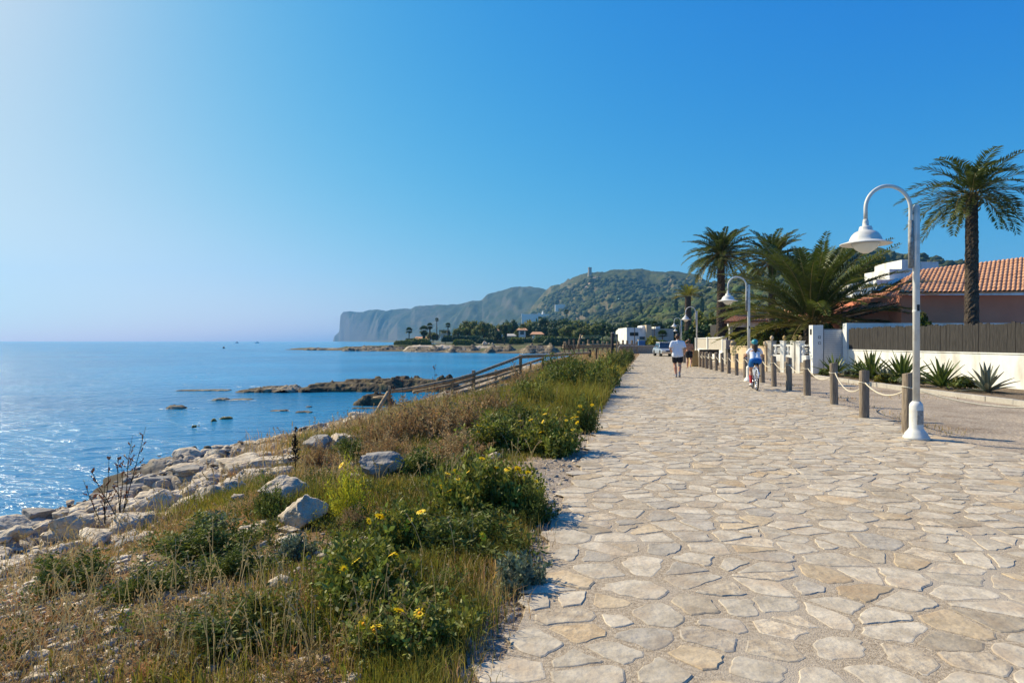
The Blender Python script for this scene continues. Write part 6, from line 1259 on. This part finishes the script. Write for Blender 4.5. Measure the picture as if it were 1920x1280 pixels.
# tall straw stalks, uncountable
rng = np.random.default_rng(81); n = 5200; Y = np.exp(rng.uniform(math.log(3), math.log(34), n)); X = rng.uniform(-.85,.2,n)*Y; s = sdist(X,Y); e = pl(Y)-X; n1 = fbm(X*.7,Y*.7,83,3); ok = (e > .4)&(s > 3)&(rng.random(n) < sst(-.3,.4,n1)); X, Y = X[ok], Y[ok]; n = len(X); Z = H(X,Y); V = []; Cc = []
hh = rng.uniform(.12,.42,n)*(1+.5*sst(9,16,Y)); az = rng.uniform(0,2*PI,n); ln = rng.uniform(.05,.7,n); P = [np.stack([X+np.cos(az)*hh*ln*t**2*.8, Y+np.sin(az)*hh*ln*t**2*.8, Z+hh*(t-ln*.25*t**3)],1) for t in (0,.25,.5,.75,1)]; wd = (.0016+.0005*Y)[:,None]*np.array([[1,.3,0]])*.5
for k in range(4): V.append(np.stack([P[k]-wd, P[k]+wd, P[k+1]+wd*.85, P[k+1]-wd*.85],1).reshape(-1,3)); Cc.append(np.full((4*n,3),1.0)*np.repeat(rng.uniform(.7,1.3,n),4)[:,None])
for k in range(3):
    q = P[4]-(P[4]-P[3])*(k*.35); d1 = rng.normal(0,1,(n,3)); d1 /= np.linalg.norm(d1,axis=1,keepdims=True); d2 = np.cross(d1, rng.normal(0,1,(n,3))); d2 /= np.linalg.norm(d2,axis=1,keepdims=True); sz = (.006+.0009*Y)[:,None]; V.append(np.stack([q-d1*sz*1.6, q+d2*sz*.7, q+d1*sz*1.6, q-d2*sz*.7],1).reshape(-1,3)); Cc.append(np.full((4*n,3),.8))
V = np.concatenate(V); o = link('straw_stalks', np_mesh('straw_stalks', V, np.arange(len(V)).reshape(-1,4), M_['straw'], np.concatenate(Cc))); tag(o, 'thin dry stalks with small seed heads rising above the verge plants', 'stalks', kind='stuff')
BU = [(665,1165,200,104,DV,0,'large dark daisy bush at the bottom, lowest in the picture',[(585,1148),(592,1143)]),(740,1050,110,72,DV,1,'daisy bush with star-shaped flower left of the grassy mound',[(722,963),(748,981),(755,990),(712,968)]),
 (880,1062,220,60,GV,2,'wide green bushy mound between the two daisy bushes',[(846,1008),(905,1005)]),(900,985,160,96,DV,3,'tall daisy bush with flowers on its upper left',[(827,911),(840,888),(855,884),(929,877),(860,898)]),(970,975,110,70,DV,4,'daisy bush beside the bare strip, flowers on its right',[(967,915),(983,897),(1005,902),(952,880)]),
 (1005,990,70,56,GV,5,'low green tussock touching the flagstones left edge',()),(1040,858,120,84,DV,6,'dark green rounded daisy bush casting shadow on the path edge',[(1022,776),(1018,790),(1060,780),(1062,788),(1073,783),(1074,805),(1090,806)]),(925,850,130,62,DV,7,'daisy bush left of the dark rounded one',[(905,799),(897,797),(912,801),(924,830),(950,829),(957,825)]),
 (1095,815,60,70,GV,8,'tall green bush along the path edge right above the rounded daisy bush',[(1088,762),(1093,768),(1086,773),(1110,759),(1112,806)]),(1085,745,110,76,GV,9,'high green bush where the verge meets the promenade bend',[(1058,728),(1101,703),(1103,709),(1094,732)]),(1130,728,70,56,DV,10,'bush with small flowers overhanging the promenade bend',[(1112,700),(1120,698),(1129,697),(1137,701),(1139,704)]),
 (1050,712,90,44,GV,11,'green bush right of the ramp handrails',[(1043,693),(1062,690)]),(1000,770,110,60,GV,12,'olive bush left of the high green bush',[(1018,757)]),(970,815,120,56,GV,13,'olive green bush in the middle of the verge',()),(970,1118,92,52,YV,0,'grey-green woolly bush at the lower left corner of the path',()),(545,1055,66,34,YV,0,'small silvery rosette in the pebbly soil',()),
 (385,1006,70,30,YV,0,'silvery tuft at the top of the left grassy mound',()),(352,1055,170,50,GV,14,'broad green grassy mound at the left',()),(420,1100,120,44,GV,15,'low green mound below the silvery tuft',()),(500,975,70,46,GV,16,'dark tussock between the pale boulders',()),(820,1152,120,40,GV,17,'low green tussock at the bottom centre',()),
 (650,860,70,40,GV,18,'green bush on the shore behind the bright weed',()),(780,905,120,46,GV,19,'green tussock right of the square grey boulder',()),(680,935,60,26,DV,20,'low leafy clump under the square grey boulder',()),(250,1130,130,46,GV,21,'green tussock at the lower left corner of the slope',()),(640,1060,60,26,GV,22,'little green clump left of the star-shaped flower bush',()),
 (1150,700,60,40,GV,23,'green bush tapering along the promenade edge after the bend',()),(1165,686,40,30,GV,24,'small bush at the promenade edge near the dark post',()),(1178,678,34,26,GV,25,'smallest green bush at the far narrow verge',()),(90,1120,160,50,GV,26,'green mound in the far lower left',()),(760,1250,220,80,DV,27,'leafy bush below the flowers at the very bottom',()),(420,1240,240,60,GV,28,'grassy mound at the very bottom left',())]
for b in BU:
    b = list(b)
    if b[1] > 860: b[2] *= 1.12; b[3] *= 1.35
    bush(*b)
DB = [(800,830,150,96,'bushy brown dead weed left of the olive verge, largest dry one'),(870,815,120,76,'brown dead weed right of the largest dry one'),(745,835,100,78,'brown dead weed closest to the leaning railing'),(690,840,80,46,'low dry weed on the shore by the railing foot'),(920,790,90,62,'straw coloured weed below the near handrail'),(850,870,120,52,'low brown weed in front of the two largest dry ones'),
 (720,865,90,44,'low dry weed behind the square grey boulder'),(980,740,80,52,'dry weed behind the olive bush by the ramp'),(590,880,70,44,'dry weed right of the tall weed stem'),(655,998,60,44,'reddish dry tuft at the foot of the bright weed')]
for i, (px, yb, w, h, lb) in enumerate(DB): bush(px, yb, w, h*(.95 if i < 3 else 1.2), DR, i, lb, (), 'dry_weed', 'weed', 'dry weeds on the slope')
bush(645, 985, 90, 132, YG, 0, 'bright yellow-green weed with upright stems left of the square grey boulder', [(640,872)], 'bright_weed', 'weed', None, .6)
# tall single stems
def stem_plant(px, yb, ht_px, lean, seed, label, m='dry', heads='brownseed', n=1, branch=7, spread=.12, leafm=None):
    g = ground_at(px, yb); k = g.y/F_PX; e = empty('tall_weed', (g.x, g.y, g.z-.01)); tag(e, label, 'weed', None); rng = random.Random(seed); mb = MB(); hb = MB(); H_ = ht_px*k
    for q in range(n):
        a = rng.uniform(0,6.28); tip = Vector((lean*H_+rng.uniform(-1,1)*spread*H_, rng.uniform(-.5,.5)*spread*H_, H_*rng.uniform(.6,1) if q else H_)); pts = [Vector((0,0,0)), tip*.35+Vector((rng.uniform(-.02,.02),0,0)), tip*.7+Vector((rng.uniform(-.02,.02),0,0)), tip]; mb.tube(pts, [.006,.005,.0035,.002], 5)
        for b in range(branch):
            t = rng.uniform(.3,.98); p = tip*t; d = Vector((rng.uniform(-1,1), rng.uniform(-.6,.6), rng.uniform(.3,1.2))).normalized()*H_*.16*(1.2-t); mb.tube([p, p+d*.6, p+d], [.003,.0025,.0015], 4)
            for z in range(3):
                c = p+d*(1-z*.22)+Vector((rng.uniform(-.006,.006), 0, rng.uniform(-.004,.004))); r = rng.uniform(.006,.011); mb.lathe([(.001,-r*1.4),(r,-r*.3),(r*.8,r*.6),(.001,r*1.3)], 6, 1, c=c)
    mb.obj('stem', [M_[m], M_[heads]], e)
stem_plant(226, 985, 185, .02, 1, 'tall dry branching plant with reddish seed heads at the left', 'dry', 'brownseed', n=5, branch=9, spread=.28)
stem_plant(196, 1000, 150, -.1, 2, 'shorter dry plant with round seed heads, leftmost of the seed-head plants', n=3, branch=8, spread=.25)
stem_plant(553, 892, 92, .02, 3, 'single dark upright weed stem before the pale shore slabs', 'leaf', 'leafdk', n=2, branch=22, spread=.04)
stem_plant(757, 785, 82, 0, 4, 'tall dry stalk right of the leaning railing post', n=1, branch=12, spread=.03); stem_plant(814, 775, 92, 0, 5, 'highest dry stalk against the water between railing and handrail', n=1, branch=16, spread=.02)
stem_plant(733, 790, 72, .02, 6, 'dry stalk touching the leaning railing post', n=2, branch=10, spread=.08); stem_plant(845, 770, 50, 0, 7, 'short dry stalk left of the near handrail post', n=3, branch=8, spread=.3); stem_plant(690, 830, 60, -.3, 8, 'thin bare twigs leaning left on the shore by the railing', n=5, branch=2, spread=.5)
# foam and buoys
mb = MB(); rr_ = random.Random(12)
for px0, px1, y in ((300,350,767),(350,380,766),(325,345,733),(350,420,731.5),(440,500,725),(390,475,750.5),(250,300,876),(640,690,656.8),(750,800,661),(560,600,655.5),(360,390,804),(500,545,770.5)):
    for k in range(9):
        t = rr_.random(); x = px0+(px1-px0)*t; d = KS/(y+rr_.uniform(-.6,.6)-639); c = at(x, 639, d); w = (px1-px0)*d/F_PX*rr_.uniform(.04,.12); l = w*rr_.uniform(.25,.6); n = 10
        v = [(c.x+math.cos(2*PI*q/n)*w*rr_.uniform(.5,1), c.y+math.sin(2*PI*q/n)*l*rr_.uniform(.5,1), SEA+.012+k*.0015) for q in range(n)]; mb.add(v, [tuple(range(n))])
tag(mb.obj('foam', M_['foam']), 'thin white foam around the awash rocks', 'foam', kind='stuff')
for i, (px, yb, s, lb) in enumerate(((444,643,1.0,'tiny pale boat on the horizon, left one of two'),(482,643,1.2,'tiny pale boat on the horizon, right one of two'))):
    d = KS/(yb-639); a = at(px, yb, d); e = empty('boat', (a.x, a.y, SEA)); tag(e, lb, 'boat', 'boats on the horizon'); q = s*1.3; mb = MB()
    mb.add([(-2*q,0,0),(-1.6*q,-.5*q,0),(1.6*q,-.6*q,0),(1.6*q,.6*q,0),(-1.6*q,.5*q,0),(-2.6*q,0,.7*q),(-1.7*q,-.7*q,.6*q),(1.8*q,-.8*q,.6*q),(1.8*q,.8*q,.6*q),(-1.7*q,.7*q,.6*q)], [(0,1,6,5),(1,2,7,6),(2,3,8,7),(3,4,9,8),(4,0,5,9),(5,6,7,8,9)]); mb.obj('hull', M_['shoew'], e); MB().box(-.4*q,.9*q,-.4*q,.4*q,.6*q,1.25*q).obj('cabin', M_['salmon'] if i == 0 else M_['white'], e, bevel=.05)
d = KS/(653-639); a = at(419.5, 653, d); o = MB().lathe([(.01,-.3),(.35,-.1),(.42,.15),(.25,.45),(.1,.7),(.02,.75)], 12).obj('buoy', M_['black'], None, (a.x, a.y, SEA)); tag(o, 'dark little buoy floating alone in the open sea', 'buoy')
# ---------------------------------------------------------------- air, light, camera
hz_ = bpy.data.materials.new('haze_air'); hz_.use_nodes = True; N = hz_.node_tree.nodes; N.remove(N['Principled BSDF']); v = N.new('ShaderNodeVolumePrincipled')
v.inputs['Color'].default_value = (.23,.58,1,1); v.inputs['Density'].default_value = HAZE; v.inputs['Anisotropy'].default_value = .2
hz_.node_tree.links.new(v.outputs[0], N['Material Output'].inputs['Volume'])
o = MB().box(-3520, 5600, -90, 3710, -9, 420).obj('haze', hz_); tag(o, kind='stuff')
w = bpy.data.worlds.new('World'); sc.world = w; w.use_nodes = True; N = w.node_tree.nodes; L = w.node_tree.links; bg = N['Background']
sky = N.new('ShaderNodeTexSky'); sky.sky_type = 'NISHITA'; sky.sun_disc = False; sky.sun_elevation = R(SUN_EL); sky.sun_rotation = R(SUN_AZ % 360); sky.air_density = 1.0; sky.dust_density = DUST; sky.ozone_density = 2.5; sky.altitude = 0
def mth(op, a, b):
    n = N.new('ShaderNodeMath'); n.operation = op
    for k, q in enumerate((a, b)):
        if isinstance(q, (int, float)): n.inputs[k].default_value = q
        else: L.new(q, n.inputs[k])
    return n.outputs[0]
sp = N.new('ShaderNodeSeparateColor'); cb = N.new('ShaderNodeCombineColor'); L.new(sky.outputs[0], sp.inputs[0])
for k, (g, kk, mx_) in enumerate(SKYG):   # grades the clear sky toward the deep azure of the photograph
    v_ = mth('MULTIPLY', mth('POWER', mth('MULTIPLY', sp.outputs[k], .1), g), kk); v_ = mth('MULTIPLY', mth('SUBTRACT', 1, mth('POWER', 2.71828, mth('MULTIPLY', v_, -1/mx_))), mx_); L.new(mth('MULTIPLY', v_, 10), cb.inputs[k])
L.new(cb.outputs[0], bg.inputs[0]); bg.inputs[1].default_value = SKYSTR
sd = bpy.data.lights.new('sun', 'SUN'); sd.energy = SUNSTR; sd.angle = R(.53); sd.color = (1,.875,.63); so = bpy.data.objects.new('sun', sd); C.objects.link(so)
sv_ = Vector((math.sin(R(SUN_AZ))*math.cos(R(SUN_EL)), math.cos(R(SUN_AZ))*math.cos(R(SUN_EL)), math.sin(R(SUN_EL)))); so.rotation_euler = (-sv_).to_track_quat('-Z','Y').to_euler()
cd = bpy.data.cameras.new('camera'); cd.sensor_width = 36; cd.lens = F_PX/1920*36; cd.clip_end = 20000; cd.clip_start = .05; cd.shift_y = -1/1920
co = bpy.data.objects.new('camera', cd); C.objects.link(co); co.location = (0,0,EYE); co.rotation_euler = (R(90),0,0); sc.camera = co
sc.view_settings.view_transform = 'Standard'; sc.view_settings.look = 'None'; sc.view_settings.exposure = EXPO; sc.view_settings.gamma = 1
sc.cycles.volume_bounces = 1; sc.cycles.max_bounces = 6; sc.cycles.transparent_max_bounces = 8
